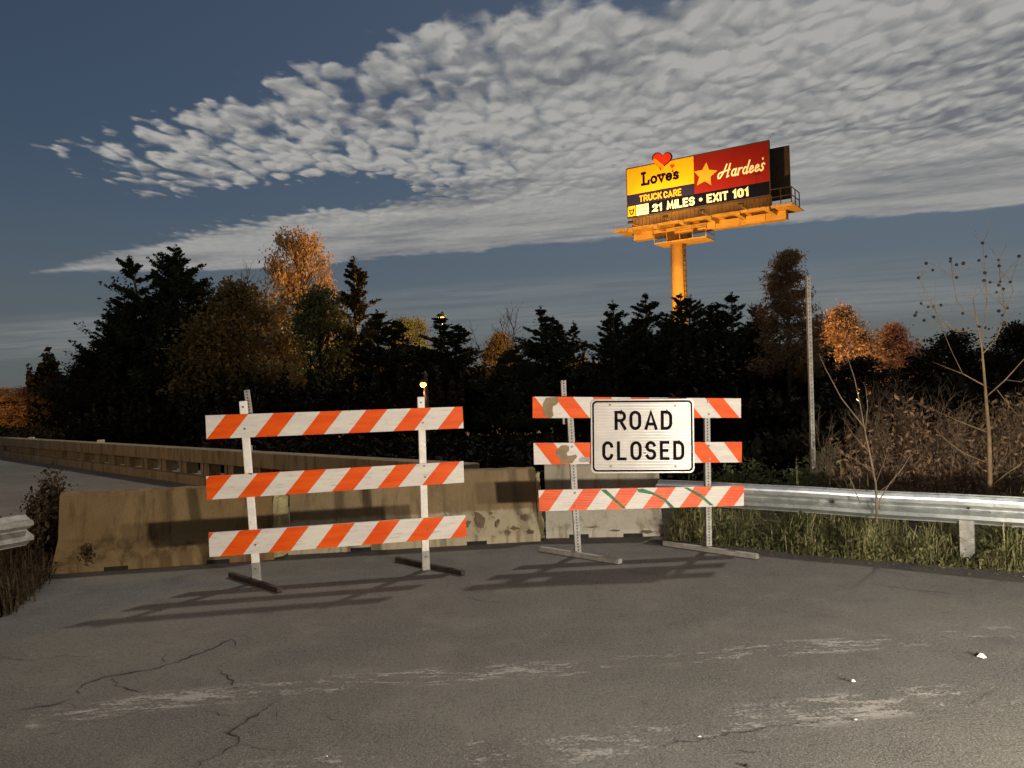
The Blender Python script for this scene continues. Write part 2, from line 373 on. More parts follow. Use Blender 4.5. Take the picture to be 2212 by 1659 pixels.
# worn white stop line and older line nearer the camera
def line_strip(name, pts, width, z):
    pts = [gnd(*p) for p in pts]; mb = MB(); n = len(pts)
    for k in range(n-1):
        a, b = pts[k], pts[k+1]
        ta = (pts[min(k+1, n-1)]-pts[max(k-1, 0)]).normalized(); tb = (pts[min(k+2, n-1)]-pts[k]).normalized()
        na = Vector((-ta.y, ta.x, 0))*width/2; nb = Vector((-tb.y, tb.x, 0))*width/2; zz = Vector((0, 0, z))
        mb.quad(a-na+zz, b-nb+zz, b+nb+zz, a+na+zz, uvs=[(k/n, 0), ((k+1)/n, 0), ((k+1)/n, 1), (k/n, 1)])
    o = mb.build(name, M['paint']); return tag(o, kind='structure')
line_strip('painted_stop_line', [(60, 1560), (300, 1520), (470, 1503), (700, 1483), (900, 1466), (1100, 1451), (1270, 1441), (1450, 1425), (1650, 1405), (1850, 1393), (2050, 1378), (2200, 1362)], 0.34, 0.004)
line_strip('painted_edge_line', [(500, 1690), (900, 1652), (1150, 1630), (1400, 1592), (1640, 1552), (1900, 1520), (2212, 1490)], 0.42, 0.004)
line_strip('painted_lane_dash', [(1830, 1392), (1950, 1383), (2070, 1385)], 0.10, 0.008)
# cracks in the asphalt
def crack(pts, wd, seed):
    r = random.Random(seed); P = [gnd(*p) for p in pts]; Q = []
    for a, b in zip(P[:-1], P[1:]):
        n = max(3, int((b-a).length/0.035)); t = (b-a).normalized(); nn = Vector((-t.y, t.x, 0))
        for k in range(n): Q.append(a.lerp(b, k/n) + nn*r.gauss(0, 0.010))
    Q.append(P[-1]); mb = MB(); prev = None
    for k, q in enumerate(Q):
        t = (Q[min(k+1, len(Q)-1)]-Q[max(k-1, 0)]).normalized(); nn = Vector((-t.y, t.x, 0))
        ww = wd*.62*r.uniform(0.15, 1.0)*min(1, (k+1)/6, (len(Q)-k)/6)
        cur = (q - nn*ww/2 + Vector((0,0,0.003)), q + nn*ww/2 + Vector((0,0,0.003)))
        if prev: mb.quad(prev[0], cur[0], cur[1], prev[1])
        prev = cur
    o = mb.build('pavement_crack', M['crack']); tag(o, kind='structure')
crack([(600, 1580), (515, 1400), (500, 1382)][1:] + [(440, 1410), (330, 1446), (240, 1460), (180, 1478), (165, 1492), (170, 1502)], 0.024, 1)
crack([(165, 1506), (120, 1522), (30, 1538), (0, 1545)], 0.02, 2)
crack([(470, 1448), (492, 1462), (500, 1478), (515, 1492)], 0.028, 3)
crack([(610, 1508), (560, 1538), (510, 1575), (490, 1584), (520, 1606), (490, 1620), (440, 1648), (420, 1665)], 0.022, 4)
crack([(440, 1533), (480, 1543), (520, 1546)], 0.013, 5)
crack([(1400, 1615), (1520, 1598), (1640, 1575), (1760, 1560), (1850, 1552)], 0.013, 6)
crack([(2080, 1530), (2120, 1508), (2160, 1492)], 0.013, 7)
crack([(1870, 1262), (1980, 1275), (2090, 1288)], 0.02, 8)
crack([(600, 1530), (590, 1545), (600, 1560)], 0.018, 9)
crack([(240, 1460), (255, 1480), (300, 1495), (335, 1512)], 0.012, 10)
crack([(60, 1600), (120, 1585), (190, 1560), (260, 1552), (330, 1530)], 0.013, 11)
crack([(520, 1606), (580, 1622), (650, 1618)], 0.012, 12)
crack([(330, 1446), (350, 1430), (365, 1405)], 0.012, 13)
crack([(690, 1540), (735, 1556), (745, 1580)], 0.014, 14)
crack([(0, 1420), (60, 1428), (140, 1416), (190, 1420)], 0.012, 15)
crack([(1000, 1290), (1060, 1302), (1130, 1298)], 0.014, 16)
crack([(1540, 1640), (1600, 1622), (1700, 1628)], 0.010, 17)

# ================================================================== BARRICADES
def stripe_mat(name, period, start, width, shift, dirt=0.5, ridges=False, worn=None, seed=0.0):
    """retroreflective sheeting: orange stripes over white, coordinates from the board's own UV"""
    m, t, b = newmat(name); uvc = coords(t, 'UV'); s = t.new('ShaderNodeSeparateXYZ'); t.l.new(uvc, s.inputs[0])
    p = geo(t)
    uu = t.m('SUBTRACT', t.m('SUBTRACT', s.outputs[0], start), t.m('MULTIPLY', s.outputs[1], shift))
    fr = t.m('FRACT', t.m('ADD', t.m('DIVIDE', uu, period), 10.0))
    k = t.m('LESS_THAN', fr, width)
    mp = t.new('ShaderNodeMapping'); mp.inputs['Scale'].default_value = (1, 0.62, 1); mp.inputs['Location'].default_value = (seed, seed*1.7, 0); t.l.new(uvc, mp.inputs['Vector'])
    scr = t.noise(mp.outputs[0], 15, 6, 0.75); blot = t.noise(mp.outputs[0], 5.0, 4, 0.6)
    white = t.mix(t.ss(blot, 0.35, 0.65), (0.52, 0.455, 0.425, 1), (0.56, 0.525, 0.44, 1))
    white = t.mix(t.m('MULTIPLY', t.ss(scr, 0.52, 0.68), dirt), white, (0.30, 0.26, 0.20, 1))
    oran = t.mix(t.ss(blot, 0.3, 0.7), (0.56, 0.055, 0.003, 1), (0.66, 0.088, 0.005, 1))
    oran = t.mix(t.m('MULTIPLY', t.ss(scr, 0.56, 0.72), dirt*0.6), oran, (0.45, 0.06, 0.01, 1))
    c = t.mix(k, white, oran)
    t.put(b.inputs['Base Color'], c); b.inputs['Roughness'].default_value = 0.38 if ridges else 0.5
    b.inputs['Specular IOR Level'].default_value = 0.3 if ridges else 0.12
    if ridges:
        wv = t.m('SINE', t.m('MULTIPLY', s.outputs[1], 2*math.pi*13))
        bump(t, b, t.m('ADD', t.m('MULTIPLY', wv, 0.5), scr), 0.35, 0.004)
    else:
        bump(t, b, scr, 0.2, 0.002)
    return m
def plank(pl, n, corners, thick, name, mat, root, fwd=0.0):
    """striped board: corners TL TR BR BL measured in the picture, standing in the barricade's plane"""
    q = [onplane(x, y, pl + n*fwd, n) for x, y in corners]; back = [p - n*thick for p in q]
    TL, TR, BR, BL = q; tl, tr, br, bl = back
    mb = MB(); mb.quad(BL, BR, TR, TL, uvs=[(0, 0), (1, 0), (1, 1), (0, 1)])
    for a, b_, c, d in ((TL, TR, tr, tl), (BR, BL, bl, br), (TR, BR, br, tr), (BL, TL, tl, bl)): mb.quad(a, b_, c, d, uvs=[(0.5*0, .5)]*4)
    mb.quad(bl, tl, tr, br, uvs=[(0, 0), (0, 1), (1, 1), (1, 0)])
    o = mb.build(name, mat, root, bevel=0.004)
    return q, o
def perforated(a, b, wd, face, pitch, name, mat, root, hole=0.011):
    """square perforated tube: dark core inside a shell whose camera side has real holes"""
    a = Vector(a); b = Vector(b); t = (b-a).normalized(); n = (face - t*face.dot(t)).normalized(); x = n.cross(t).normalized()
    mb = MB(); L = (b-a).length; th = 0.004
    def P(u_, v_, w_): return a + x*u_ + t*v_ + n*w_
    def bx(u0, u1, v0, v1, w0, w1): mb.hexa([P(u0,v0,w0), P(u1,v0,w0), P(u1,v1,w0), P(u0,v1,w0), P(u0,v0,w1), P(u1,v0,w1), P(u1,v1,w1), P(u0,v1,w1)])
    h = wd/2
    bx(-h, -hole, 0, L, h-th, h); bx(hole, h, 0, L, h-th, h)
    k = 0.0
    while k < L:
        bx(-hole, hole, k, min(L, k+pitch-2*hole), h-th, h); k += pitch
    bx(-h, -h+th, 0, L, -h, h-th); bx(h-th, h, 0, L, -h, h-th); bx(-h+th, h-th, 0, L, -h, -h+th)
    o = mb.build(name, mat, root)
    c = MB(); c.bar(a - t*0 + n*0, b, wd-2*th-0.002, wd-2*th-0.002, up=n); c.build('tube_core', M['hole'], o) if False else None
    # inner core as a sub-part
    co = MB(); co.bar(a+t*0.002, b-t*0.002, wd*0.75, wd*0.6, up=n); cc = co.build('tube_core', M['hole']); cc.parent = o; cc.location = (0, 0, 0)
    return o
def bolt(p, n, root, r=0.010):
    mb = MB(); mb.tube([p, p+n*0.008], r, 6); return mb.build('bolt', M['bolt'], root)

# ---- left barricade
def c1(x, y): return (414.8+0.2969*x, 812.2+0.2969*y)
bl0, bl1 = gnd(*c1(475, 1500)), gnd(*c1(1703, 1410))
dl = (bl1-bl0).normalized(); nl = Vector((dl.y, -dl.x, 0))
left_bar = thing('barricade', (bl0+bl1)/2, 'three-board orange and white striped barricade on white posts, no sign on it', 'barricade', 'road closure barricades')
mats = [stripe_mat('stripes_upper_left', .1785, 0.0, .47, .075, .55, seed=1.0), stripe_mat('stripes_middle_left', .1785, -.066, .47, .077, .7, seed=3.1), stripe_mat('stripes_lower_left', .1785, .039, .47, .075, .75, seed=5.7)]
cs = [[(97, 287), (1968, 223), (1976, 380), (105, 460)], [(102, 730), (1975, 620), (1980, 775), (108, 902)], [(120, 1143), (1990, 1012), (2000, 1170), (127, 1318)]]
for m_, c_ in zip(mats, cs): plank(bl0, nl, [c1(*p) for p in c_], 0.028, 'striped_board', m_, left_bar, fwd=0.045)
def lpt(x, y, f=0.0): return onplane(*c1(x, y), bl0 + nl*f, nl)
for top, bot in (((372, 182), (474, 1500)), ((1664, 152), (1702, 1410))):
    a, b = lpt(*bot), lpt(*top); a.z = max(a.z, 0.0); 
    mb = MB(); mb.bar(a, b, 0.062, 0.052, up=nl); p = mb.build('post', M['postwhite'], left_bar, bevel=0.006)
    # dark steel sleeve at the foot and bolts
    sl = MB(); t_ = (b-a).normalized(); sl.bar(a - t_*0.0, a + t_*0.17, 0.068, 0.058, up=nl); s = sl.build('post_sleeve', M['galv_dull'], left_bar, bevel=0.004)
    for yy in (0.08, 1.0): 
        bolt(a + t_*((b-a).length*yy - (0.05 if yy == 1 else 0)) + nl*0.028, nl, left_bar, 0.008)
# perforated stub behind the left post
perforated(lpt(430, 330, -0.06), lpt(398, 102, -0.06), 0.042, nl, 0.026, 'perforated_tube', M['galv_dull'], left_bar, 0.006)
for a_, b_ in (((280, 1462), (640, 1578)), ((1490, 1348), (1975, 1452))):
    a, b = gnd(*c1(*a_)), gnd(*c1(*b_)); up = Vector((0, 0, 1))
    mb = MB(); mb.bar(a+up*0.022, b+up*0.022, 0.045, 0.04); f = mb.build('foot_skid', M['rubber'], left_bar, bevel=0.005)
for x, y in ((385, 385), (1680, 340), (430, 712), (1690, 655), (1697, 735), (463, 1228), (1722, 1118)):
    bolt(lpt(x, y, 0.046), nl, left_bar, 0.008)

# ---- right barricade with the sign
def c2(x, y): return (1106+0.26564*x, 795+0.26564*y)
br0, br1 = gnd(*c2(537, 1520)), gnd(*c2(1598, 1470))
dr = (br1-br0).normalized(); nr = Vector((dr.y, -dr.x, 0))
right_bar = thing('barricade', (br0+br1)/2, 'orange and white barricade on perforated steel posts, carrying the road closed sign', 'barricade', 'road closure barricades')
mats = [stripe_mat('stripes_upper_right', .181, .0, .49, -.080, .45, seed=7.3), stripe_mat('stripes_middle_right', .181, .083, .49, -.077, .45, seed=9.9), stripe_mat('stripes_lower_right', .181, -.044, .49, .075, .4, ridges=True, seed=12.1)]
cs = [[(168, 232), (1862, 247), (1862, 405), (168, 407)], [(175, 610), (1870, 602), (1868, 767), (180, 785)], [(215, 993), (1887, 957), (1885, 1120), (222, 1165)]]
for m_, c_ in zip(mats, cs): plank(br0, nr, [c2(*p) for p in c_], 0.028, 'striped_board', m_, right_bar, fwd=0.045)
def rpt(x, y, f=0.0): return onplane(*c2(x, y), br0 + nr*f, nr)
for bot, top, wd in (((537, 1518), (466, 300), 0.056), ((1598, 1470), (1580, 300), 0.052)):
    a = rpt(*bot); a.z = max(a.z, 0.03)
    perforated(a, rpt(*top), wd, nr, 0.028, 'perforated_post', M['galv_dull'], right_bar, 0.006)
perforated(rpt(432, 455, -0.055), rpt(416, 100, -0.055), 0.046, nr, 0.026, 'perforated_tube', M['galv_dull'], right_bar, 0.006)
for a_, b_ in (((235, 1488), (880, 1592)), ((1240, 1442), (1995, 1552))):
    a, b = gnd(*c2(*a_)), gnd(*c2(*b_)); up = Vector((0, 0, 1)); t_ = (b-a).normalized(); sx = Vector((t_.y, -t_.x, 0))
    mb = MB(); W_ = 0.052
    mb.bar(a+up*0.040, b+up*0.040, W_, 0.005); mb.bar(a+up*0.020+sx*W_/2, b+up*0.020+sx*W_/2, 0.006, 0.034); mb.bar(a+up*0.020-sx*W_/2, b+up*0.020-sx*W_/2, 0.006, 0.034)
    mb.bar(b+up*0.020-t_*0.004, b+up*0.020+t_*0.003, W_, 0.034)
    mb.build('foot_channel', M['galv_dull'], right_bar)
# bolts, bare patches where sheeting has peeled, green streaks on the lower board
for x, y in ((1600, 375), (1595, 275), (490, 640), (1600, 632), (1603, 737), (512, 1015), (1608, 985), (520, 1125)): bolt(rpt(x, y, 0.046), nr, right_bar, 0.011)
M['patch'] = mottled('bare_board', (0.17, 0.12, 0.065), (0.23, 0.165, 0.09), 14, 0.8, pos=True)
M['patch2'] = mottled('grey_smear', (0.26, 0.24, 0.22), (0.36, 0.33, 0.29), 14, 0.8, pos=True)
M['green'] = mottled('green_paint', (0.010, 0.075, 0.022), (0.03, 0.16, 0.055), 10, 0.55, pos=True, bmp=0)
def decal(name, pts, mat, f, n, pfun, root):
    mb = MB(); mb.quad(*[pfun(x, y, f) for x, y in pts]); o = mb.build(name, mat, root)
    bmx = bmesh.new(); bmx.from_mesh(o.data); bmesh.ops.triangulate(bmx, faces=bmx.faces); bmx.to_mesh(o.data); bmx.free(); return o
decal('peeled_patch', [(275, 243), (330, 236), (378, 240), (380, 275), (362, 298), (332, 312), (330, 345), (338, 385), (322, 402), (290, 404), (262, 385), (250, 340), (252, 290)], M['patch'], 0.048, nr, rpt, right_bar)
decal('peeled_patch', [(380, 650), (400, 630), (440, 625), (466, 640), (464, 672), (444, 690), (450, 712), (480, 712), (520, 702), (532, 722), (510, 745), (490, 775), (400, 778), (392, 745), (360, 712), (356, 680)], M['patch'], 0.048, nr, rpt, right_bar)
decal('grey_smear', [(545, 735), (570, 722), (632, 728), (636, 760), (565, 770), (545, 755)], M['patch2'], 0.048, nr, rpt, right_bar)
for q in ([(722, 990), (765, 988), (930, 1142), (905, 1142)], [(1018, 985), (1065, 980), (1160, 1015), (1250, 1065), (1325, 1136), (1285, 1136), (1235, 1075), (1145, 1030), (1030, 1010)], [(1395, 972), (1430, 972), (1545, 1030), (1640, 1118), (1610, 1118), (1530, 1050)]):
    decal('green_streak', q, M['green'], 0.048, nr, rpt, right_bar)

# ---- the ROAD CLOSED sign, bolted to the boards
def sign_mat():
    m, t, b = newmat('prismatic_white_sheeting'); p = geo(t); o_ = coords(t, 'UV'); s = t.new('ShaderNodeSeparateXYZ'); t.l.new(o_, s.inputs[0])
    n = t.noise(p, 7, 5, 0.6); f = t.noise(p, 40, 4, 0.7)
    c = t.mix(t.ss(n, 0.35, 0.65), (0.46, 0.41, 0.37, 1), (0.51, 0.46, 0.415, 1))
    c = t.mix(t.ss(f, 0.58, 0.72, 0, 0.25), c, (0.5, 0.44, 0.38, 1))
    t.put(b.inputs['Base Color'], c); b.inputs['Roughness'].default_value = 0.22; b.inputs['Specular IOR Level'].default_value = 0.5
    wv = t.m('SINE', t.m('MULTIPLY', s.outputs[1], 2*math.pi*25))
    bump(t, b, t.m('ADD', wv, t.m('MULTIPLY', n, 0.3)), 0.25, 0.004)
    b.inputs['Coat Weight'].default_value = 0.0
    try:
        b.inputs['Thin Film Thickness'].default_value = 620; b.inputs['Thin Film IOR'].default_value = 1.6
    except Exception: pass
    return m
M['sign'] = sign_mat()
M['black'] = mottled('matt_black_ink', (0.006, 0.004, 0.004), (0.010, 0.007, 0.007), 30, 0.8, pos=True, bmp=0, spec=.05)
sgn_c = rpt(1062, 553, 0.098); sgn_n = Vector((0.0, -1, 0.02)).normalized()
def spt(x, y, f=0.0): return onplane(*c2(x, y), sgn_c + sgn_n*f, sgn_n)
sTL, sTR, sBR, sBL = [spt(x, y) for x, y in ((645, 249), (1480, 255), (1482, 847), (640, 862))]
sw = ((sTR-sTL).length + (sBR-sBL).length)/2; sh = ((sTL-sBL).length + (sTR-sBR).length)/2
sx_ = ((sTR-sTL)+(sBR-sBL)).normalized(); sy_ = (sTL-sBL).normalized(); sy_ = (sy_ - sx_*sy_.dot(sx_)).normalized(); sn_ = sx_.cross(sy_).normalized()
sc_ = (sTL+sTR+sBR+sBL)/4
SM = Matrix(((sx_.x, sy_.x, sn_.x, sc_.x), (sx_.y, sy_.y, sn_.y, sc_.y), (sx_.z, sy_.z, sn_.z, sc_.z), (0, 0, 0, 1)))
def rrect(w_, h_, r, n=6):
    P = []
    for cx_, cy_, a0 in ((w_/2-r, h_/2-r, 0), (-w_/2+r, h_/2-r, 90), (-w_/2+r, -h_/2+r, 180), (w_/2-r, -h_/2+r, 270)):
        for k in range(n+1): a = R(a0+90*k/n); P.append((cx_+r*math.cos(a), cy_+r*math.sin(a)))
    return P
sign = thing('road_sign', sc_, 'white rectangular sign reading ROAD CLOSED bolted to a barricade', 'sign')
mb = MB(); mb.prism(rrect(sw, sh, 0.045), -0.003, 0.0, SM); so = mb.build('sign_plate', M['sign'], sign)
lay = so.data.uv_layers.new(name='UVMap'); SMi = SM.inverted()
for lp in so.data.loops:
    q = SMi @ so.data.vertices[lp.vertex_index].co; lay.data[lp.index].uv = (q.x/sw+0.5, q.y/sh+0.5)
ro = rrect(sw-0.028, sh-0.030, 0.040); ri = rrect(sw-0.058, sh-0.062, 0.030); mb = MB()
for k in range(len(ro)):
    j = (k+1) % len(ro); mb.quad(*[SM @ Vector((p[0], p[1], 0.003)) for p in (ro[k], ro[j], ri[j], ri[k])])
mb.build('border', M['black'], sign)
# --- stroke lettering
def arc(cx_, cy_, rx, ry, a0, a1, n=10):
    return [(cx_+rx*math.cos(R(a0+(a1-a0)*k/n)), cy_+ry*math.sin(R(a0+(a1-a0)*k/n))) for k in range(n+1)]
def O_(w_): r = w_/2; return arc(r, 1-r, r, r, 0, 180) + arc(r, r, r, r, 180, 360) + [(w_, 1-r)]
G = {   # centre lines in a box 'width' wide and 1 high
 'R': (.60, [[(0, 0), (0, 1), (.33, 1)] + arc(.33, .745, .27, .255, 90, -90) + [(0, .49)], [(.30, .49), (.62, 0)]]),
 'O': (.62, [O_(.62)]),
 'A': (.70, [[(0, 0), (.35, 1), (.70, 0)], [(.12, .27), (.58, .27)]]),
 'D': (.60, [[(0, 0), (0, 1), (.28, 1)] + arc(.28, .68, .32, .32, 90, 0, 6) + arc(.28, .32, .32, .32, 0, -90, 6) + [(0, 0)]]),
 'C': (.60, [arc(.30, .70, .30, .30, 15, 180) + arc(.30, .30, .30, .30, 180, 345)]),
 'L': (.50, [[(0, 1), (0, 0), (.50, 0)]]),
 'S': (.58, [arc(.29, .745, .28, .255, 20, 180, 9) + arc(.29, .745, .28, .245, 180, 265, 5) + arc(.29, .26, .29, .25, 90, -160, 14)]),
 'E': (.50, [[(.50, 1), (0, 1), (0, 0), (.50, 0)], [(0, .51), (.42, .51)]]),
 'T': (.56, [[(0, 1), (.56, 1)], [(.28, 1), (.28, 0)]]),
 'U': (.60, [[(0, 1), (0, .3)] + arc(.30, .30, .30, .30, 180, 360) + [(.60, 1)]]),
 'K': (.58, [[(0, 0), (0, 1)], [(.56, 1), (.05, .42)], [(.20, .60), (.60, 0)]]),
 'M': (.80, [[(0, 0), (.10, 1), (.40, .18), (.70, 1), (.80, 0)]]),
 'I': (.0, [[(0, 0), (0, 1)]]),
 'X': (.60, [[(0, 0), (.60, 1)], [(0, 1), (.60, 0)]]),
 'P': (.56, [[(0, 0), (0, 1), (.30, 1)] + arc(.30, .72, .26, .28, 90, -90) + [(0, .44)]]),
 'G': (.62, [arc(.31, .69, .31, .31, 25, 180) + arc(.31, .31, .31, .31, 180, 360, 8) + [(.62, .45), (.36, .45)]]),
 '2': (.54, [arc(.27, .73, .27, .27, 170, -20, 10) + [(.40, .45), (0, 0), (.56, 0)]]),
 '1': (.20, [[(0, .82), (.20, 1), (.20, 0)]]),
 '0': (.58, [O_(.58)]),
 ' ': (.26, []), '.': (.16, 'dot'),
 # rounded slab letters and slanted script letters
 'l_o': (.50, [arc(.25, .27, .25, .27, 0, 360, 16)]),
 'l_v': (.48, [[(0, .56), (.24, 0), (.48, .56)], [(-.10, .56), (.12, .56)], [(.36, .56), (.58, .56)]]),
 'l_e': (.46, [[(.02, .29), (.46, .29)] + arc(.24, .28, .23, .27, 5, 320, 14)]),
 'l_s': (.38, [[(.38, .47), (.22, .56), (.04, .50), (.03, .36), (.20, .28), (.37, .20), (.36, .06), (.18, .0), (.0, .08)]]),
 "'": (.06, [[(.05, .98), (.0, .78)]]),
 'S_L': (.62, [[(.10, 0), (.10, 1)], [(0, 0), (.60, 0), (.62, .26)], [(-.06, 1), (.27, 1)], [(-.06, .0), (.2, .0)]]),
 'C_H': (.70, [[(-.50, .16), (-.42, .0), (-.26, .0), (-.12, .2), (.02, .45), (.10, .75), (.16, 1)], [(-.5, .16), (-.46, .34), (-.3, .42), (.0, .46), (.58, .55)], [(.52, 1), (.48, .4), (.46, 0), (.6, .05)]]),
 'c_a': (.46, [arc(.20, .26, .19, .25, 40, 330, 12), [(.40, .52), (.36, .10), (.44, 0), (.54, .08)]]),
 'c_r': (.34, [[(.04, .5), (.06, 0)], [(.06, .3), (.16, .50), (.34, .50)]]),
 'c_d': (.46, [arc(.20, .26, .19, .25, 40, 330, 12), [(.46, .98), (.36, .10), (.44, 0), (.54, .08)]]),
 'c_e': (.38, [[(.04, .22), (.3, .32)] + arc(.20, .36, .13, .15, 0, 180, 8) + arc(.22, .24, .17, .23, 170, 310, 8) + [(.44, .14)]]),
 'c_s': (.34, [[(.0, .08), (.12, .0), (.27, .08), (.26, .22), (.10, .36), (.10, .50), (.22, .56), (.32, .48)]]),
}
def stroke(mb, P, wd, f):
    """ribbon of width wd along 2D points P, mitred; f maps 2D to 3D"""
    n = len(P); closed = (abs(P[0][0]-P[-1][0]) + abs(P[0][1]-P[-1][1])) < 1e-6
    V = [Vector((p[0], p[1])) for p in P]; L = []
    for k in range(n):
        a = V[k]-V[k-1] if k > 0 else (V[0]-V[-2] if closed else V[1]-V[0])
        b = V[k+1]-V[k] if k < n-1 else (V[1]-V[0] if closed else V[-1]-V[-2])
        a = a.normalized(); b = b.normalized(); na = Vector((-a.y, a.x)); nb = Vector((-b.y, b.x)); mt = na+nb
        mt = mt.normalized() if mt.length > 1e-6 else na
        s = min(1.9, 1/max(0.3, mt.dot(na))); L.append((V[k]-mt*s*wd/2, V[k]+mt*s*wd/2))
    for k in range(n-1): mb.quad(f(*L[k][0]), f(*L[k+1][0]), f(*L[k+1][1]), f(*L[k][1]))
def lettering(seq, x0, y0, h, wd, gap, f, sxk=1.0, shear=0.0, fit=None, inset=True):
    """text from the glyph table; x0,y0 lower left; h cap height; if fit, stretched to that total width"""
    adv = []
    for g in seq: adv.append(G[g][0])
    nat = sum(a*h*sxk for a in adv) + (len(seq)-1)*gap + len([g for g in seq])*wd
    k_ = 1.0 if fit is None else (fit - len(seq)*wd - (len(seq)-1)*gap)/max(1e-6, sum(a*h*sxk for a in adv))
    mb = MB(); x = x0 + wd/2; hh = h - wd
    for g, a in zip(seq, adv):
        if G[g][1] == 'dot':
            c = (x + a*h*sxk*k_/2, y0+h*0.45); mb.quad(*[f(c[0]+0.42*h*math.cos(R(q)), c[1]+0.42*h*math.sin(R(q))) for q in range(0, 360, 30)])
        else:
            for si, s in enumerate(G[g][1]):
                P = [(x + p[0]*h*sxk*k_ + shear*p[1]*h, y0 + wd/2 + p[1]*hh) for p in s]
                if abs(P[0][0]-P[-1][0]) + abs(P[0][1]-P[-1][1]) > 1e-6:
                    e0 = (Vector(P[0])-Vector(P[1])).normalized()*wd*.45; e1 = (Vector(P[-1])-Vector(P[-2])).normalized()*wd*.45
                    P[0] = (P[0][0]+e0.x, P[0][1]+e0.y); P[-1] = (P[-1][0]+e1.x, P[-1][1]+e1.y)
                stroke(mb, P, wd, lambda X, Y, q=si: f(X, Y, q))
        x += a*h*sxk*k_ + gap + wd
    return mb
def sf(x, y, q=0): return SM @ Vector((x, y, 0.004 + 0.0008*q))
def s_loc(x, y):
    q = SMi @ spt(x, y); return q.x, q.y
for word, (xa, ya), (xb, yb), wdt in (('ROAD', (835, 505), (1302, 345), 25), ('CLOSED', (735, 752), (1400, 592), 25)):
    a = s_loc(xa, ya); b = s_loc(xb, yb); h = b[1]-a[1]; W_ = b[0]-a[0]; wd = wdt/160*h
    lettering(list(word), a[0], a[1], h, wd, (0.30 if word == 'ROAD' else 0.24)*h, sf, fit=W_).build('letter', M['black'], sign) if False else None
    # each letter a part of its own
    adv = [G[g][0] for g in word]; gap = (0.17 if word == 'ROAD' else 0.19)*h
    k_ = (W_ - len(word)*wd - (len(word)-1)*gap)/(sum(adv)*h); x = a[0]
    for g, ad in zip(word, adv):
        lettering([g], x, a[1], h, wd, 0, sf, sxk=k_).build('letter', M['black'], sign); x += ad*h*k_ + wd + gap
for x, y in ((797, 300), (1325, 306), (1080, 690), (805, 800), (1330, 800)): bolt(spt(x, y, 0.0005), sgn_n, sign, 0.010)

# ================================================================== CONCRETE BARRIERS
def jersey(name, A, B, h, label, mat, seed, chips=()):
    """A, B: toe line of the camera side, left to right"""
    r = random.Random(seed); A = Vector(A); B = Vector(B); t = (B-A).normalized(); n = Vector((-t.y, t.x, 0)); 
    if n.y < 0: n = -n
    L = (B-A).length
    prof = [(0, 0), (0, .075), (.17, .30*h/.75), (.235, h-.015), (.25, h), (.40, h), (.415, h-.015), (.48, .30*h/.75), (.65, .075), (.65, 0)]
    root = thing(name, A.lerp(B, .5) + n*.32, label, 'barrier', 'concrete barriers across the road')
    mb = MB(); N = max(8, int(L/0.12)); m_ = len(prof)
    for k in range(N+1):
        for j, (d, z) in enumerate(prof):
            e = 0.012 if (k in (0, N)) else 0.0
            jit = r.uniform(-0.006, 0.006) + (r.uniform(-0.02, 0.005) if k in (0, N) and 0 < j < m_-1 else 0)
            p = A + t*(L*k/N + (e if k == 0 else -e if k == N else 0)*0) + n*(d + (jit if d < .33 else -jit)) + Vector((0, 0, max(0, z + (r.uniform(-.008, .006) if z > .05 else 0))))
            mb.v.append(tuple(p))
    for k in range(N):
        for j in range(m_-1): q = k*m_+j; mb.f.append((q, q+m_, q+m_+1, q+1))
    mb.f.append(tuple(range(m_))); mb.f.append(tuple(N*m_+j for j in reversed(range(m_))))
    body = mb.build('barrier_body', mat, root)
    # forklift slots at the foot: dark recess blocks
    for s in (0.28, 0.74):
        c = A + t*(L*s); b = MB(); b.bar(c - t*.10 + n*0.024 + Vector((0,0,.018)), c + t*.10 + n*.024 + Vector((0,0,.018)), 0.06, 0.035); b.build('lifting_slot', M['hole'], root)
    # lifting eye on top
    return root
B1a, B1b = gnd(112, 1241), gnd(592, 1209)
B2a, B2b = gnd(622, 1199), gnd(1168, 1169)
B3a, B3b = gnd(1180, 1163), gnd(1434, 1158)
M['conc1'] = concrete('rusty_stained_concrete', (0.165, 0.105, 0.046), (0.205, 0.138, 0.064), (0.08, 0.048, 0.021), (0.165, 0.115, 0.06))
b1 = jersey('concrete_barrier', B1a, B1b, 0.70, 'brown stained concrete barrier at the left end of the row', M['conc1'], 1)
b2 = jersey('concrete_barrier', B2a, B2b, 0.73, 'chipped concrete barrier behind the right half of the signless barricade', M['conc'], 2)
b3 = jersey('concrete_barrier', B3a, B3b, 0.74, 'short pale concrete barrier behind the barricade with the sign', M['conc2'], 3)
# spalled patches on the second barrier's lower slope and added headlit ends
def chip(root, a, b, px, seed, z0, name='spalled_patch', mat=None, off=0.0, sx=.05, sz=.05):
    r = random.Random(seed); mb = MB(); p = px; n = 9; cpt = p
    mb.quad(*[cpt + Vector((sx*math.cos(2*math.pi*k/n)*r.uniform(.6, 1.3), off, sz*math.sin(2*math.pi*k/n)*r.uniform(.6, 1.3))) for k in range(n)])
    return mb.build(name, mat or M['headlit_yellow'], root)
M['oldgrime'] = mottled('old_grime', (0.10, 0.078, 0.045), (0.15, 0.115, 0.065), 12, 0.95, pos=True)
def slope_pt(A, B, px, py, h):
    """point on the lower sloping face seen at a picture position"""
    t = (B-A).normalized(); n = Vector((-t.y, t.x, 0)); n = n if n.y > 0 else -n
    zt = .30*h/.75; e = Vector((0, 0, zt-.075)) + n*.17; nn = t.cross(e).normalized()
    return onplane(px, py, A + Vector((0, 0, .075)), nn), nn if nn.y < 0 else -nn, t, e.normalized()
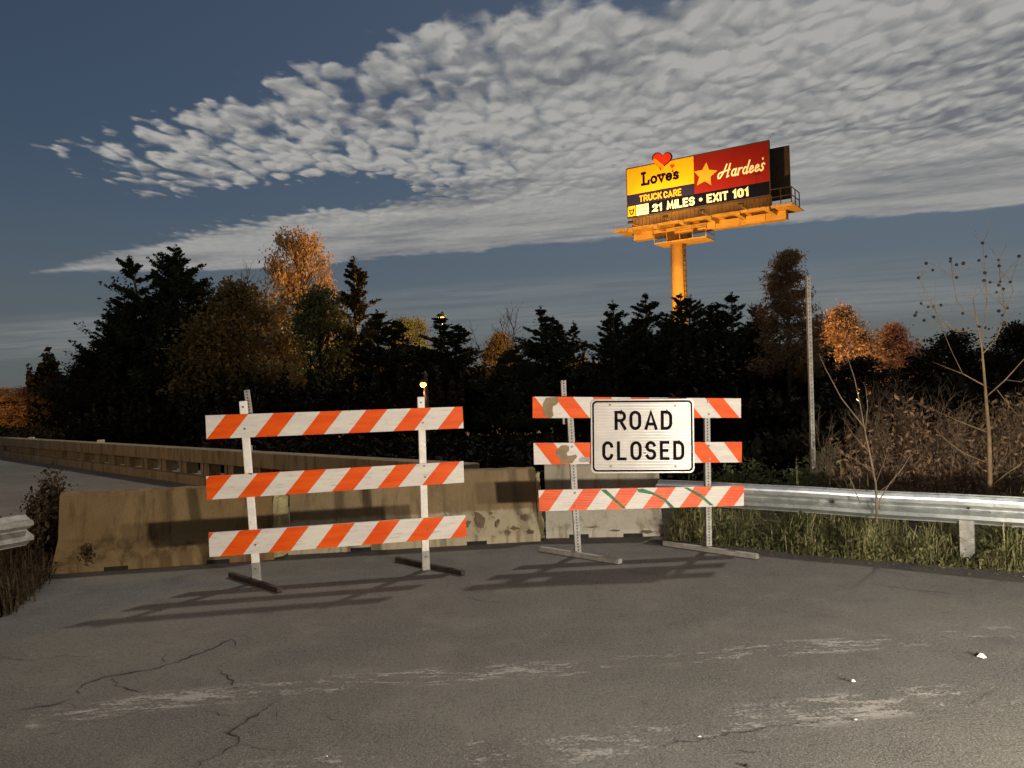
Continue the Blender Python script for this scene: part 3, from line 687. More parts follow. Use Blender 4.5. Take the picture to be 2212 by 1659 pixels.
def splat(A, B, h, px, py, wx, wy, root, mat, seed, name='spalled_patch', ang=0.0):
    p, nn, t, e = slope_pt(A, B, px, py, h); r = random.Random(seed); mb = MB(); n = 11
    P = []
    for k in range(n):
        a = 2*math.pi*k/n; rad = r.uniform(.55, 1.2); x, y = wx*math.cos(a)*rad, wy*math.sin(a)*rad
        P.append(p + nn*0.012 + t*(x*math.cos(ang)-y*math.sin(ang)) + e*(x*math.sin(ang)+y*math.cos(ang)))
    mb.quad(*P); mb.build(name, mat, root)
for i, (px, py, wx, wy, a) in enumerate(((1037, 1125, .05, .10, .4), (1075, 1132, .02, .06, -.3), (1112, 1142, .05, .025, 0), (1133, 1120, .04, .05, 0), (1145, 1150, .04, .03, 0), (1010, 1135, .02, .06, -.5), (1098, 1150, .03, .03, 0), (1060, 1110, .02, .02, 0))):
    splat(B2a, B2b, .73, px, py, wx, wy, b2, M['oldgrime'], i+20, ang=a)
for i, (px, py, wx, wy) in enumerate(((1280, 1140, .10, .008), (1330, 1147, .06, .012), (1400, 1150, .07, .02))):
    splat(B3a, B3b, .74, px, py, wx, wy, b3, M['oldgrime'], i+50)


def headlit_end(root, A, B, h, side, seed, r0):  # added lump on a barrier end, its yellow stands for headlight on the face
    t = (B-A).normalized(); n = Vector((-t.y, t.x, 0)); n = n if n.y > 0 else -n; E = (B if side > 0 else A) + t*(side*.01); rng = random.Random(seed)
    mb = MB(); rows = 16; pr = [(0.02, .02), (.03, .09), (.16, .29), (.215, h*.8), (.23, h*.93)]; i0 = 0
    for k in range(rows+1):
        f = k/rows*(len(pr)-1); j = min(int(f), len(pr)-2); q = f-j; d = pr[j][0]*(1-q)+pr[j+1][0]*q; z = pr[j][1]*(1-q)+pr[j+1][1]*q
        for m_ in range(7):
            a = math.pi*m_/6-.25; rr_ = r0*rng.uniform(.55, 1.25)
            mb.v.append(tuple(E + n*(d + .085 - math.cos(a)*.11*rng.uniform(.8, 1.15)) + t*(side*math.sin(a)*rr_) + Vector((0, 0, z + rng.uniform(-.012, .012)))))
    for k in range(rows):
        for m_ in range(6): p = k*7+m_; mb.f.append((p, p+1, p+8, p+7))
    mb.build('headlit_end', M['headlit_yellow'], root)
headlit_end(b1, B1a, B1b, .70, 1, 4, .10); headlit_end(b2, B2a, B2b, .73, 1, 5, .045)
# ================================================================== BRIDGE PARAPET
root = thing('bridge_parapet', PA0, 'long concrete bridge parapet with square openings running off to the left', 'parapet')
def pp(s, d, z): return PA0 + PAD*s + PAN*d + Vector((0, 0, z))
PL = 46.0
def pbox(mb, s0, s1, d0, d1, z0, z1): mb.hexa([pp(s0,d0,z0), pp(s1,d0,z0), pp(s1,d1,z0), pp(s0,d1,z0), pp(s0,d0,z1), pp(s1,d0,z1), pp(s1,d1,z1), pp(s0,d1,z1)])
zt = lambda s: 0.685 - 0.0095*s
mb = MB(); mb.hexa([pp(0,-.04,.43), pp(PL,-.04,.43-.0085*PL*.6), pp(PL,.26,.43-.0085*PL*.6), pp(0,.26,.43), pp(0,-.04,.685), pp(PL,-.04,.685-.0095*PL*.6), pp(PL,.26,.685-.0095*PL*.6), pp(0,.26,.685)])
mb.build('top_rail', M['parapet'], root, bevel=0.015)
mb = MB(); pbox(mb, 0, PL, -.22, .34, -.03, .16); mb.build('curb', M['parapet'], root, bevel=0.02)
s = 0.0; k = 0
while s < PL-1:
    wdt = 1.5 if k == 0 else 0.34
    mb = MB()
    if k == 0: pbox(mb, s, s+wdt, .0, .22, .161, .44)
    else:
        pbox(mb, s, s+.10, .0, .22, .161, .44-.005*s); pbox(mb, s+.10, s+wdt-.10, .05, .20, .161, .44-.005*s); pbox(mb, s+wdt-.10, s+wdt, .0, .22, .161, .44-.005*s)
    mb.build('rail_post', M['parapet'], root); s += wdt + 0.60; k += 1
for px in (68, 218, 535):
    y_ = {68: 943, 218: 957, 535: 972}[px]
    d = ray(px, y_); n = PAN; o = Vector((0, 0, CAM_H)); q = o + d*((PA0+PAN*.1-o).dot(n)/d.dot(n)); q.z = zt((q-PA0).dot(PAD))*1.0 - .005
    mb = MB(); mb.box((q.x, q.y, q.z+.06), (.14, .10, .12)); mb.build('reflector_marker', M['postwhite'], root, bevel=.01)

# ================================================================== GUARDRAILS
def wbeam(A, D, N, s0, s1, ztop, hgt, thick=0.085, seg=24):
    """corrugated W profile swept along D; N points to the traffic side"""
    prof = [(0, .0), (.02, .03), (.55, .15), (1.0, .20), (1.0, .33), (.5, .42), (.12, .48), (.12, .52), (.5, .58), (1.0, .67), (1.0, .80), (.55, .85), (.02, .97), (0, 1.0)]
    mb = MB(); m_ = len(prof); r = random.Random(int(abs(s1*100)))
    for k in range(seg+1):
        s = s0+(s1-s0)*k/seg; wv = 0.006*math.sin(s*2.1)+0.004*math.sin(s*5.3)
        for d, z in prof: mb.v.append(tuple(A + D*s + N*(d*thick+wv) + Vector((0, 0, ztop-hgt+z*hgt+wv*.6))))
        for d, z in prof: mb.v.append(tuple(A + D*s + N*(d*thick+wv-.006) + Vector((0, 0, ztop-hgt+z*hgt+wv*.6))))
    st = 2*m_
    for k in range(seg):
        for j in range(m_-1):
            q = k*st+j; mb.f.append((q, q+st, q+st+1, q+1)); q += m_; mb.f.append((q, q+1, q+st+1, q+st))
        for j in (0, m_-1): q = k*st+j; mb.f.append((q, q+m_, q+m_+st, q+st))
    for k in (0, seg):
        for j in range(m_-1): q = k*st+j; mb.f.append((q, q+1, q+m_+1, q+m_))
    return mb
gr = thing('guardrail', GR0, 'galvanised corrugated guardrail behind the green verge on the right', 'guardrail', 'steel guardrails')
wbeam(GR0, GRD, GRN, -0.05, 8.0, 0.575, 0.245, seg=60).build('rail_beam', M['galv'], gr, smooth=False)
GRL = (GR1-GR0).length
sp = (gnd(2093, 1213) - GR0).dot(GRD)
for s in (sp, sp+1.9, sp+3.8):
    c = GR0 + GRD*s - GRN*0.10; mb = MB(); mb.bar(c, c+Vector((0,0,.55)), .10, .12, up=GRN); mb.bar(c + GRN*.05 + Vector((0,0,.33)), c+GRN*.05+Vector((0,0,.56)), .09, .09, up=GRN)
    if abs(s-sp) < .01:
        c = GR0 + GRD*s + GRN*0.0; mb = MB(); mb.bar(c, c+Vector((0,0,.36)), .105, .07, up=GRN)
    mb.build('guardrail_post', M['galv_dull'], gr)
for px, py in ((1990+5, 1070), (2128, 1083)):
    pass
for s, z in ((sp+0.02, .47), (sp-1.05, .455), (sp-1.9, .46)):
    c = GR0 + GRD*s + GRN*.03 + Vector((0,0,z)); mb = MB(); mb.tube([c, c+GRN*.02], .014, 6); mb.build('rail_bolt', M['hole'], gr)
# left rail end
gl = thing('guardrail', at(30, 1180, 6.4), 'end of a corrugated guardrail poking in at the left edge among weeds', 'guardrail', 'steel guardrails')
LA = at(56, 1128, 6.7); LA.z = 0; LB = at(-150, 1150, 6.0); LB.z = 0; LD = (LB-LA).normalized(); LN = Vector((-LD.y, LD.x, 0)); LN = LN if LN.x > 0 else -LN
wbeam(LA, LD, LN, 0, 4.0, 0.60, 0.27, thick=0.10, seg=24).build('rail_beam', M['galv_dull'], gl)
c = LA + LD*.30 - LN*.16; mb = MB(); mb.bar(c, c+Vector((0,0,.76)), .13, .13, up=LN); mb.build('wooden_post', M['wood'], gl, bevel=.01)

# ================================================================== UPRIGHT SIGN POST (bare) ON THE RIGHT
pt, pb = at(1745, 597, 9.0), at(1758, 1075, 9.0); pb.z = 0
sp_ = thing('sign_post', pb, 'tall bare perforated steel post standing behind the guardrail', 'post')
perforated(pb, pt, 0.046, Vector((0, -1, 0)), 0.045, 'perforated_tube', M['galv_dull'], sp_, 0.006)

# ================================================================== VEGETATION
def leaves(P, size, aspect=0.5, rng=RNG, up=0.0, jitter=0.35, k=1.0):
    """one diamond leaf per point"""
    n = len(P); a = rng.normal(size=(n, 3)); a[:, 2] += up; a /= np.linalg.norm(a, axis=1, keepdims=True)+1e-9
    b = np.cross(a, rng.normal(size=(n, 3))); b /= np.linalg.norm(b, axis=1, keepdims=True)+1e-9
    s = size*k*(1+jitter*rng.normal(size=(n, 1)).clip(-2, 2))
    V = np.stack([P+a*s, P+b*s*aspect, P-a*s, P-b*s*aspect], 1).reshape(-1, 3)
    F = np.arange(4*n).reshape(n, 4)
    return V, F
def tubes_mesh(name, segs, mat, n=5):
    mb = MB()
    for pts, rads in segs: mb.tube(pts, rads, n, cap=False)
    me = bpy.data.meshes.new(name); me.from_pydata(mb.v, [], mb.f); me.materials.append(mat); me.polygons.foreach_set('use_smooth', [True]*len(me.polygons)); me.update()
    return me
def cedar_mesh(seed, H=6.0, Rb=1.5, nb=210, per=46, leaf=0.055, tops=1, fill=1.0, pw=1.0):
    nb = int(nb*1.9)
    rng = np.random.default_rng(seed); PT = []; segs = []
    tips = [(0, 0, H)] + [(rng.uniform(-.5, .5)*Rb, rng.uniform(-.3, .3)*Rb, H*rng.uniform(.80, .98)) for _ in range(tops-1)]
    for (tx, ty, th) in tips:
        segs.append(([(tx*.2, ty*.2, 0), (tx*.5, ty*.5, th*.4), (tx, ty, th*.98)], [.10, .06, .012]))
        for k in range(int(nb/tops**.5/3.6)):
            t = rng.uniform(0.03, .97)**0.9; z0 = t*th; cx_ = tx*t; cy_ = ty*t
            rad = Rb*((1-t)**pw)*rng.uniform(.5, 1.32)*(1 if t > .12 else .6+t*3) + .03
            az = rng.uniform(0, 2*math.pi); rise = rng.uniform(.35, 1.0)
            for q in range(6):       # sprays along one bough
                m_ = int(per*1.05); f0 = rng.uniform(.15, .8); a2 = az + rng.normal()*.42; L2 = rad*rng.uniform(.25, .55)
                bx0 = cx_ + math.cos(az)*rad*f0; by0 = cy_ + math.sin(az)*rad*f0; bz0 = z0 + rise*rad*f0**1.5
                s_ = rng.uniform(0, 1, m_); sc = .012 + .055*rad*(1.05-s_)
                PT.append(np.stack([bx0 + math.cos(a2)*L2*s_*.75 + rng.normal(size=m_)*sc, by0 + math.sin(a2)*L2*s_*.75 + rng.normal(size=m_)*sc, bz0 + L2*(.35+.75*rng.uniform())*s_ + rng.normal(size=m_)*sc*.8], 1))
        zz_ = rng.uniform(.80, 1.0, 160); PT.append(np.stack([tx + rng.normal(size=160)*.55*(1.04-zz_), ty + rng.normal(size=160)*.55*(1.04-zz_), zz_*th], 1))
    P = np.concatenate(PT); P[:, 2] = P[:, 2].clip(0.02, None)
    V, F = leaves(P, leaf, .42, rng, up=.9, k=(1.1-.55*np.clip(P[:, 2:3]/H, 0, 1)))
    return fastmesh('crown', V, F, None), tubes_mesh('trunk', segs, M['bark'])
def broad_mesh(seed, H=6.0, Rb=2.0, clusters=70, per=130, leaf=0.07, base=.25, spread=.32, sparse=1.0, topw=.55):
    rng = np.random.default_rng(seed); segs = [([(0, 0, 0), (.05, .03, H*.3), (-.04, 0, H*.62), (0.02, 0, H*.9)], [.13, .10, .06, .015])]; PT = []
    for k in range(clusters):
        z = rng.uniform(base, .97); prof = math.sin(math.pi*min(1, ((z-base)/(1-base))*(1-topw*.35)+.22))**.75
        az = rng.uniform(0, 2*math.pi); rr_ = Rb*prof*rng.uniform(.25, 1.0)**.6
        c = np.array([math.cos(az)*rr_, math.sin(az)*rr_, z*H])
        m = int(per*rng.uniform(.5, 1.4)*sparse); sd_ = spread*rng.uniform(.6, 1.3)
        PT.append(c + rng.normal(size=(m, 3))*np.array([sd_, sd_, sd_*.7]))
        z0 = max(.12*H, c[2]-rr_*.8-.2); segs.append(([(0, 0, z0), tuple(c*np.array([.5, .5, 1]) + np.array([0, 0, (z0-c[2])*.35])), tuple(c)], [.035, .022, .006]))
    P = np.concatenate(PT); P[:, 2] = P[:, 2].clip(.02, None)
    V, F = leaves(P, leaf, .6, rng)
    return fastmesh('crown', V, F, None), tubes_mesh('trunk', segs, M['bark'])
def pine_mesh(seed, H=6.0, Rb=1.4, leaf=.075):
    rng = np.random.default_rng(seed); segs = [([(0, 0, 0), (0.03, 0, H*.5), (0, 0, H)], [.12, .08, .015])]; PT = []
    for wv in range(13):
        t = .30 + .68*wv/12.0; rad = Rb*(1-t)**.62*rng.uniform(.75, 1.15)+.16
        for k in range(rng.integers(4, 7)):
            az = rng.uniform(0, 6.28); L = rad*rng.uniform(.55, 1.15); z0 = t*H
            e = np.array([math.cos(az)*L, math.sin(az)*L, z0 + L*rng.uniform(.15, .45)]); segs.append(([(0, 0, z0), tuple(e*np.array([.5, .5, 1])-np.array([0, 0, .02])), tuple(e)], [.03, .018, .006]))
            for q in range(7):
                f = rng.uniform(.35, 1); c = np.array([0, 0, z0])*(1-f) + e*f; PT.append(c + rng.normal(size=(34, 3))*np.array([.15, .15, .11]))
    V, F = leaves(np.concatenate(PT), leaf, .22, rng, up=.5)
    return fastmesh('crown', V, F, None), tubes_mesh('trunk', segs, M['bark'])
def bare_mesh(seed, H=4.5, depth=5, mat=None, ang=.5, r0=.05):
    rng = random.Random(seed); segs = []
    def grow(p, d, L, r, lv):
        q = p + d*L*.5 + Vector((rng.gauss(0, .05), rng.gauss(0, .05), 0))*L; e = p + d*L
        segs.append(([p, q, e], [r, r*.85, r*.68]))
        if lv == 0: return
        for k in range(rng.choice((2, 3, 3))):
            nd = (d + Vector((rng.gauss(0, ang), rng.gauss(0, ang), rng.gauss(.12, .25)))).normalized(); grow(p + d*L*rng.uniform(.55, 1), nd, L*rng.uniform(.55, .8), r*.60, lv-1)
    grow(Vector((0, 0, 0)), Vector((0, 0, 1)), H*.38, r0, depth)
    return tubes_mesh('branches', segs, mat or M['bark'], 4)
CED = [cedar_mesh(21, tops=2, pw=.85), cedar_mesh(22, tops=3, Rb=1.7, nb=300, pw=.8), cedar_mesh(23, tops=1, Rb=1.25, pw=.8, nb=200), cedar_mesh(24, tops=4, Rb=2.0, nb=360, pw=.8), cedar_mesh(25, tops=3, Rb=1.6, pw=.8, nb=260)]
BRD = [broad_mesh(31, clusters=110, per=150, base=.12), broad_mesh(32, clusters=130, per=170, base=.10), broad_mesh(33, clusters=150, per=130, spread=.27, leaf=.06, base=.22, topw=.9), broad_mesh(34, clusters=120, per=110, base=.05, spread=.28)]
PIN = [pine_mesh(41), pine_mesh(42, Rb=1.7)]
RB = {'c': [1.5, 1.9, 1.25, 2.2, 1.6], 'b': [2.2, 2.2, 2.1, 2.2], 'p': [1.5, 1.8]}
def coloured(me, mat, cache={}):
    key = (me.name, mat.name)
    if key not in cache: m2 = me.copy(); m2.materials.clear(); m2.materials.append(mat); cache[key] = m2
    return cache[key]
def tree(kind, var, px, top, wpx, Y, mat, name, label, group, base_z=0.0, rz=None, trunk_mat=None):
    """px/top: where the tip stands in the picture; wpx: width of the crown there; Y: metres ahead"""
    tip = at(px, top, Y); H = tip.z - base_z; w_ = wpx/FPX*Y*(2.05 if kind == 'c' else 1.45 if kind == 'p' else 1.1)
    crown, trunk = {'c': CED, 'b': BRD, 'p': PIN}[kind][var]
    o = thing(name, (tip.x, Y, base_z), label, 'tree', group)
    rz = random.uniform(0, 6.28) if rz is None else rz
    sxy = w_/2/RB[kind][var]; S = (sxy, sxy, H/6.0)
    for nm, me in (('crown', coloured(crown, mat)), ('trunk', trunk)):
        c = link(nm, me, o); c.scale = S; c.rotation_euler = (0, 0, rz)
    return o
GRP = 'trees along the far side of the road'
T = [
 # kind var  px   top   w    Y   mat        name              label
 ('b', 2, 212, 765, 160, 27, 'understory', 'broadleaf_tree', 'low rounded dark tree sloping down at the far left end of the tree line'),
 ('c', 1, 268, 636, 190, 28, 'cedar', 'cedar_tree', 'dark cedar just left of the tall twin-topped cedar'),
 ('c', 3, 378, 528, 215, 29, 'cedar', 'cedar_tree', 'tallest dark cedar with a split top, at the left of the tree line'),
 ('c', 0, 428, 610, 130, 30, 'cedar', 'cedar_tree', 'dark cedar at the right shoulder of the tall twin-topped cedar'),
 ('b', 1, 515, 612, 250, 27, 'olive', 'broadleaf_tree', 'broad brownish olive leafy tree between the tall cedar and the lamplit tree'),
 ('b', 2, 642, 505, 150, 41, 'gold', 'broadleaf_tree', 'tall golden tree lit orange, rising above the left trees'),
 ('b', 0, 690, 625, 190, 33, 'greenleaf', 'broadleaf_tree', 'green leafy tree below the lamplit golden tree'),
 ('c', 2, 764, 553, 110, 34, 'cedar2', 'cedar_tree', 'narrow brownish cedar just right of the lamplit golden tree'),
 ('c', 0, 815, 668, 150, 27, 'cedar', 'cedar_tree', 'black cedar right of the green leafy tree, above the left barricade'),
 ('c', 4, 870, 730, 110, 30, 'cedar', 'cedar_tree', 'low black cedar above the small bright lamp, left side'),
 ('c', 0, 950, 678, 165, 27, 'cedar', 'cedar_tree', 'black cedar rising behind the small bright lamp'),
 ('c', 0, 1168, 660, 130, 28, 'cedar', 'cedar_tree', 'pointed dark green cedar in the middle, right of the bare trees'),
 ('c', 1, 1115, 745, 130, 26, 'cedar', 'cedar_tree', 'low black cedar in front of the bare trees'),
 ('c', 2, 1213, 702, 70, 29, 'cedar', 'cedar_tree', 'small slim cedar beside the gap in the tree line, left one'),
 ('c', 2, 1238, 692, 60, 30, 'cedar', 'cedar_tree', 'small slim cedar at the edge of the gap in the tree line'),
 ('c', 0, 1324, 648, 120, 27, 'cedar', 'cedar_tree', 'slender black cedar right of the gap, left of the billboard pole'),
 ('c', 4, 1394, 632, 118, 28, 'cedar', 'cedar_tree', 'slender black cedar just left of the billboard pole'),
 ('c', 1, 1470, 632, 150, 27, 'cedar', 'cedar_tree', 'black cedar hiding the foot of the billboard pole'),
 ('c', 4, 1530, 672, 130, 29, 'cedar', 'cedar_tree', 'low black cedar just right of the billboard pole'),
 ('c', 0, 1580, 630, 140, 27, 'cedar', 'cedar_tree', 'pointed black cedar between the billboard pole and the brown pine'),
 ('c', 1, 1632, 660, 125, 28, 'cedar', 'cedar_tree', 'dark cedar directly left of the brown pine'),
 ('p', 0, 1697, 552, 135, 24, 'pine', 'pine_tree', 'tall brown pine standing beside the tall bare post'),
 ('b', 1, 1815, 665, 150, 36, 'gold', 'broadleaf_tree', 'golden orange lit tree right of the tall bare post'),
 ('b', 0, 1930, 702, 140, 37, 'pink', 'broadleaf_tree', 'pinkish russet lit tree on the right of the golden one'),
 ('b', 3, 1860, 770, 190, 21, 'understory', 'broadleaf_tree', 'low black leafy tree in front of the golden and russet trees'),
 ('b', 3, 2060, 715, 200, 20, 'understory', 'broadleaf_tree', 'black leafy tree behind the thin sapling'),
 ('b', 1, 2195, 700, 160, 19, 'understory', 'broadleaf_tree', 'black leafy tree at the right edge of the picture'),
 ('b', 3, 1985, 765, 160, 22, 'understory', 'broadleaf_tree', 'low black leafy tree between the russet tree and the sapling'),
 ('b', 0, 1080, 722, 105, 45, 'olive', 'broadleaf_tree', 'yellow lit tree glimpsed behind the bare trees in the middle'),
 ('b', 2, 880, 690, 110, 43, 'greenleaf', 'broadleaf_tree', 'pale green tree glimpsed between the middle cedars'),
 ('c', 4, 1750, 720, 120, 25, 'cedar', 'cedar_tree', 'dark low tree at the foot of the tall bare post'),
 ('c', 1, 1440, 700, 120, 33, 'cedar2', 'cedar_tree', 'brownish cedar behind the cedars left of the billboard pole'),
 ('b', 3, 60, 835, 190, 52, 'pink', 'broadleaf_tree', 'far brown tree lit from below at the left edge'),
 ('b', 0, 5, 840, 120, 50, 'gold', 'broadleaf_tree', 'far orange tree cut by the left edge'),
 ('b', 2, 125, 845, 110, 50, 'pink', 'broadleaf_tree', 'far russet tree beside the left end of the tree line'),
]
for kind, var, px, top, wpx, Y, mt, nm, lab in T: tree(kind, var, px, top, wpx, Y, M[mt], nm, lab, GRP)
for i, (px, top, Y, sd_, lab) in enumerate(((1045, 690, 29, 5, 'bare leafless tree in the middle, leaning left one'), (1100, 650, 31, 8, 'bare leafless tree in the middle, taller one'), (520, 560, 33, 12, 'bare twiggy treetop above the olive tree'))):
    tip = at(px, top, Y); me = bare_mesh(sd_, H=4.5); zs = max(v.co.z for v in me.vertices)
    o = thing('bare_tree', (tip.x, Y, 0), lab, 'tree', GRP); c = link('branches', me, o); s = tip.z/zs; c.scale = (s*1.0, s*1.0, s)
# one dark mass of brush under the trees and woodland behind them
def brush(name, spans, n, size, mat, label, cat):
    P = []
    for (px0, px1, y0, y1, top0, top1, cnt) in spans:
        f = RNG.uniform(0, 1, cnt); Y = RNG.uniform(y0, y1, cnt); px = px0+(px1-px0)*f
        ztop = np.array([at(px0, top0, (y0+y1)/2).z, at(px1, top1, (y0+y1)/2).z]); zt_ = ztop[0]+(ztop[1]-ztop[0])*f
        lump = .75+.25*np.sin(f*37+y0)*np.sin(f*91+1.3)+RNG.normal(size=cnt)*.05
        z = RNG.uniform(0, 1, cnt)**.8*zt_*lump
        x = (px-CX)/FPX*Y; P.append(np.stack([x, Y, z], 1))
    V, F = leaves(np.concatenate(P), size, .6); me = fastmesh(name, V, F, mat); o = link(name, me); tag(o, label, cat, kind='stuff'); return o
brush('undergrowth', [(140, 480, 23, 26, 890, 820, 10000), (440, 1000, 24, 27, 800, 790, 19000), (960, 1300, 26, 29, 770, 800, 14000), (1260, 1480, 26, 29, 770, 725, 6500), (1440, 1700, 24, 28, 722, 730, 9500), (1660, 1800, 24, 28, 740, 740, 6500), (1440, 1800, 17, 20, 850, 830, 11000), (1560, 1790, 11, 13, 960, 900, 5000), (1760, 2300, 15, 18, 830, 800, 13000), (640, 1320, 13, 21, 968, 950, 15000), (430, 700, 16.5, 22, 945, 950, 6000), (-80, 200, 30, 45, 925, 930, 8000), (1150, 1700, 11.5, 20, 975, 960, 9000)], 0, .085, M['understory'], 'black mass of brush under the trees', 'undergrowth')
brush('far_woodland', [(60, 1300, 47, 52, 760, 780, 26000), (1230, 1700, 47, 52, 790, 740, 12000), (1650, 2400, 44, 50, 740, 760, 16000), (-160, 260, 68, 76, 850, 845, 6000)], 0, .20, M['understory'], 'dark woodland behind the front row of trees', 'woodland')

# grass on the verge in front of the rail
def blades(P, h, wd, lean, rng=RNG):
    n = len(P); az = rng.uniform(0, 6.28, n); ln = np.abs(rng.normal(size=n))*lean; hh = h*(.55+.6*rng.uniform(size=n))
    d = np.stack([np.cos(az), np.sin(az), np.zeros(n)], 1); s = np.stack([-np.sin(az), np.cos(az), np.zeros(n)], 1)*wd*rng.uniform(.6, 1.4, (n, 1))
    up = np.zeros((n, 3)); up[:, 2] = hh
    mid = P + up*.6 + d*(ln*hh*.35)[:, None]; tip = P + up*np.maximum(.55, 1-ln*.4)[:, None] + d*(ln*hh)[:, None]
    V = np.stack([P-s, P+s, mid+s*.7, mid-s*.7, tip+s*.12, tip-s*.12], 1).reshape(-1, 3)
    b0 = np.arange(n)[:, None]*6; F = np.concatenate([b0+np.array([[0, 1, 2, 3]]), b0+np.array([[3, 2, 4, 5]])])
    return V, F
def strip_points(n, d0, d1, s0, s1, clump=2.0, rng=RNG):
    s = rng.uniform(s0, s1, n); d = rng.uniform(0, 1, n)**.8
    d = d0+(d1-d0)*d + .06*np.sin(s*4.1) + .04*np.sin(s*9.7)
    base = np.array(GR0)[None, :] + np.array(GRD)[None, :]*s[:, None] + np.array(GRN)[None, :]*d[:, None]
    return base, s, d
def edge_dist(s):   # distance from rail to asphalt edge along GRN
    E = np.array([[(e-GR0).dot(GRD), (e-GR0).dot(GRN)] for e in edge]); return np.interp(s, E[:, 0], E[:, 1])
n = 46000; s = RNG.uniform(.12, 5.6, n); ed = edge_dist(s); d = -0.5 + (ed+.02+.5)*RNG.uniform(0, 1, n)
P = np.array(GR0)[None, :] + np.array(GRD)[None, :]*s[:, None] + np.array(GRN)[None, :]*d[:, None]; P[:, 2] = -.03
cl = .5+.5*np.sin(s*10.5+2.5*np.sin(d*9))*np.sin(s*4.3+d*13+1); kk = RNG.uniform(size=n) < .30+.75*cl; P, s, d, ed, cl = P[kk], s[kk], d[kk], ed[kk], cl[kk]; n = len(P)
hmap = (.16+.22*np.clip((ed-d)/.35, 0, 1))*(.7+.45*np.sin(s*3.3+1)*np.sin(s*7.7)+.2*RNG.normal(size=n)).clip(.3, 1.4)*np.where(RNG.uniform(size=n) < .035, 1.7, 1.0)*(.65+.55*cl)
V, F = blades(P, hmap, .0055, .60); o = link('grass', fastmesh('grass', V, F, M['grass'])); tag(o, 'rough green grass on the verge below the right guardrail', 'grass', kind='stuff')
k = RNG.uniform(size=n) < .22; V, F = blades(P[k], hmap[k]*1.05, .004, .9); o = link('dry_grass', fastmesh('dry_grass', V, F, M['drygrass'])); tag(o, 'straw coloured dead grass mixed into the right verge', 'grass', kind='stuff')
k = RNG.uniform(size=n) < .5; Pw = P[k].copy(); Pw[:, 2] += RNG.uniform(.03, 1, k.sum())*hmap[k]*.85
V, F = leaves(Pw, .022, .5); o = link('verge_weeds', fastmesh('verge_weeds', V, F, M['grass'])); tag(o, 'small leafy weeds growing through the verge grass', 'weeds', kind='stuff')
# tall dry weeds behind the rail
def weeds(name, n, Yr, pxr, top, mat, label, leafsize, stalk=.006, tl=40):
    px = RNG.uniform(*pxr, n); Y = RNG.uniform(*Yr, n); x = (px-CX)/FPX*Y
    tz = np.interp(px, [p for p, _ in top], [q for _, q in top]); H = (CAM_H + (CY+14-tz-(px-CX)*.0286)/FPX*Y)*RNG.uniform(.45, 1.05, n)
    H = H.clip(.3, None); P = np.stack([x, Y, np.zeros(n)-.03], 1)
    V1, F1 = blades(P, H, stalk, .18)
    f = RNG.uniform(.15, 1, (n, tl)); L = P[:, None, :] + np.stack([RNG.normal(size=(n, tl))*.07, RNG.normal(size=(n, tl))*.07, f*H[:, None]], 2)
    V2, F2 = leaves(L.reshape(-1, 3), leafsize, .38, up=-.6)
    o1 = link(name, fastmesh(name, V1, F1, M['twig'])); tag(o1, label + ', stalks', 'weeds', kind='stuff')
    o2 = link(name, fastmesh(name, V2, F2, mat)); tag(o2, label + ', leaves', 'weeds', kind='stuff')
weeds('dry_weeds', 520, (8.2, 12.5), (1795, 2330), [(1780, 960), (1850, 900), (1950, 850), (2030, 880), (2120, 870), (2212, 830), (2330, 800)], M['drybrown'], 'tall dry brown weeds behind the right guardrail', .030, tl=28)
weeds('leafy_weeds', 110, (8.6, 10.5), (1500, 1800), [(1500, 1030), (1600, 985), (1700, 1000), (1800, 930)], M['greenleaf'], 'dark green leafy plants left of the tall bare post', .030, tl=55)
# weeds at the left, round the rail end and the barrier
n = 3800; px = RNG.uniform(-70, 118, n); py = RNG.uniform(1195, 1330, n); keep = py < 1352-px*.95+RNG.normal(size=n)*6; Pl = np.array([list(gnd(a, b)) for a, b in zip(px[keep], py[keep])]); Pl[:, 2] = -.03
V, F = blades(Pl, .16+.14*RNG.uniform(size=len(Pl)), .006, .7); o = link('roadside_grass', fastmesh('roadside_grass', V, F, M['leftweed'])); tag(o, 'dark dry grass at the left edge below the rail end', 'grass', kind='stuff')
n = 230; px = RNG.uniform(60, 150, n); Y = RNG.uniform(7.3, 8.6, n); Pb = np.stack([(px-CX)/FPX*Y, Y, np.zeros(n)], 1); Hb = RNG.uniform(.35, .85, n)*np.interp(px, [50, 105, 150], [.7, 1.1, .6])
V1, F1 = blades(Pb, Hb, .005, .4); f = RNG.uniform(.1, 1, (n, 26)); L = Pb[:, None, :] + np.stack([RNG.normal(size=(n, 26))*.06, RNG.normal(size=(n, 26))*.06, f*Hb[:, None]], 2); V2, F2 = leaves(L.reshape(-1, 3), .026, .45)
o = link('tall_weeds', fastmesh('tall_weeds', V1, F1, M['leftweed'])); tag(o, 'tall dark weeds between the left rail end and the barrier', 'weeds', kind='stuff')
o = link('weed_leaves', fastmesh('weed_leaves', V2, F2, M['leftweed'])); tag(o, 'leaves of the dark weeds beside the left barrier end', 'weeds', kind='stuff')

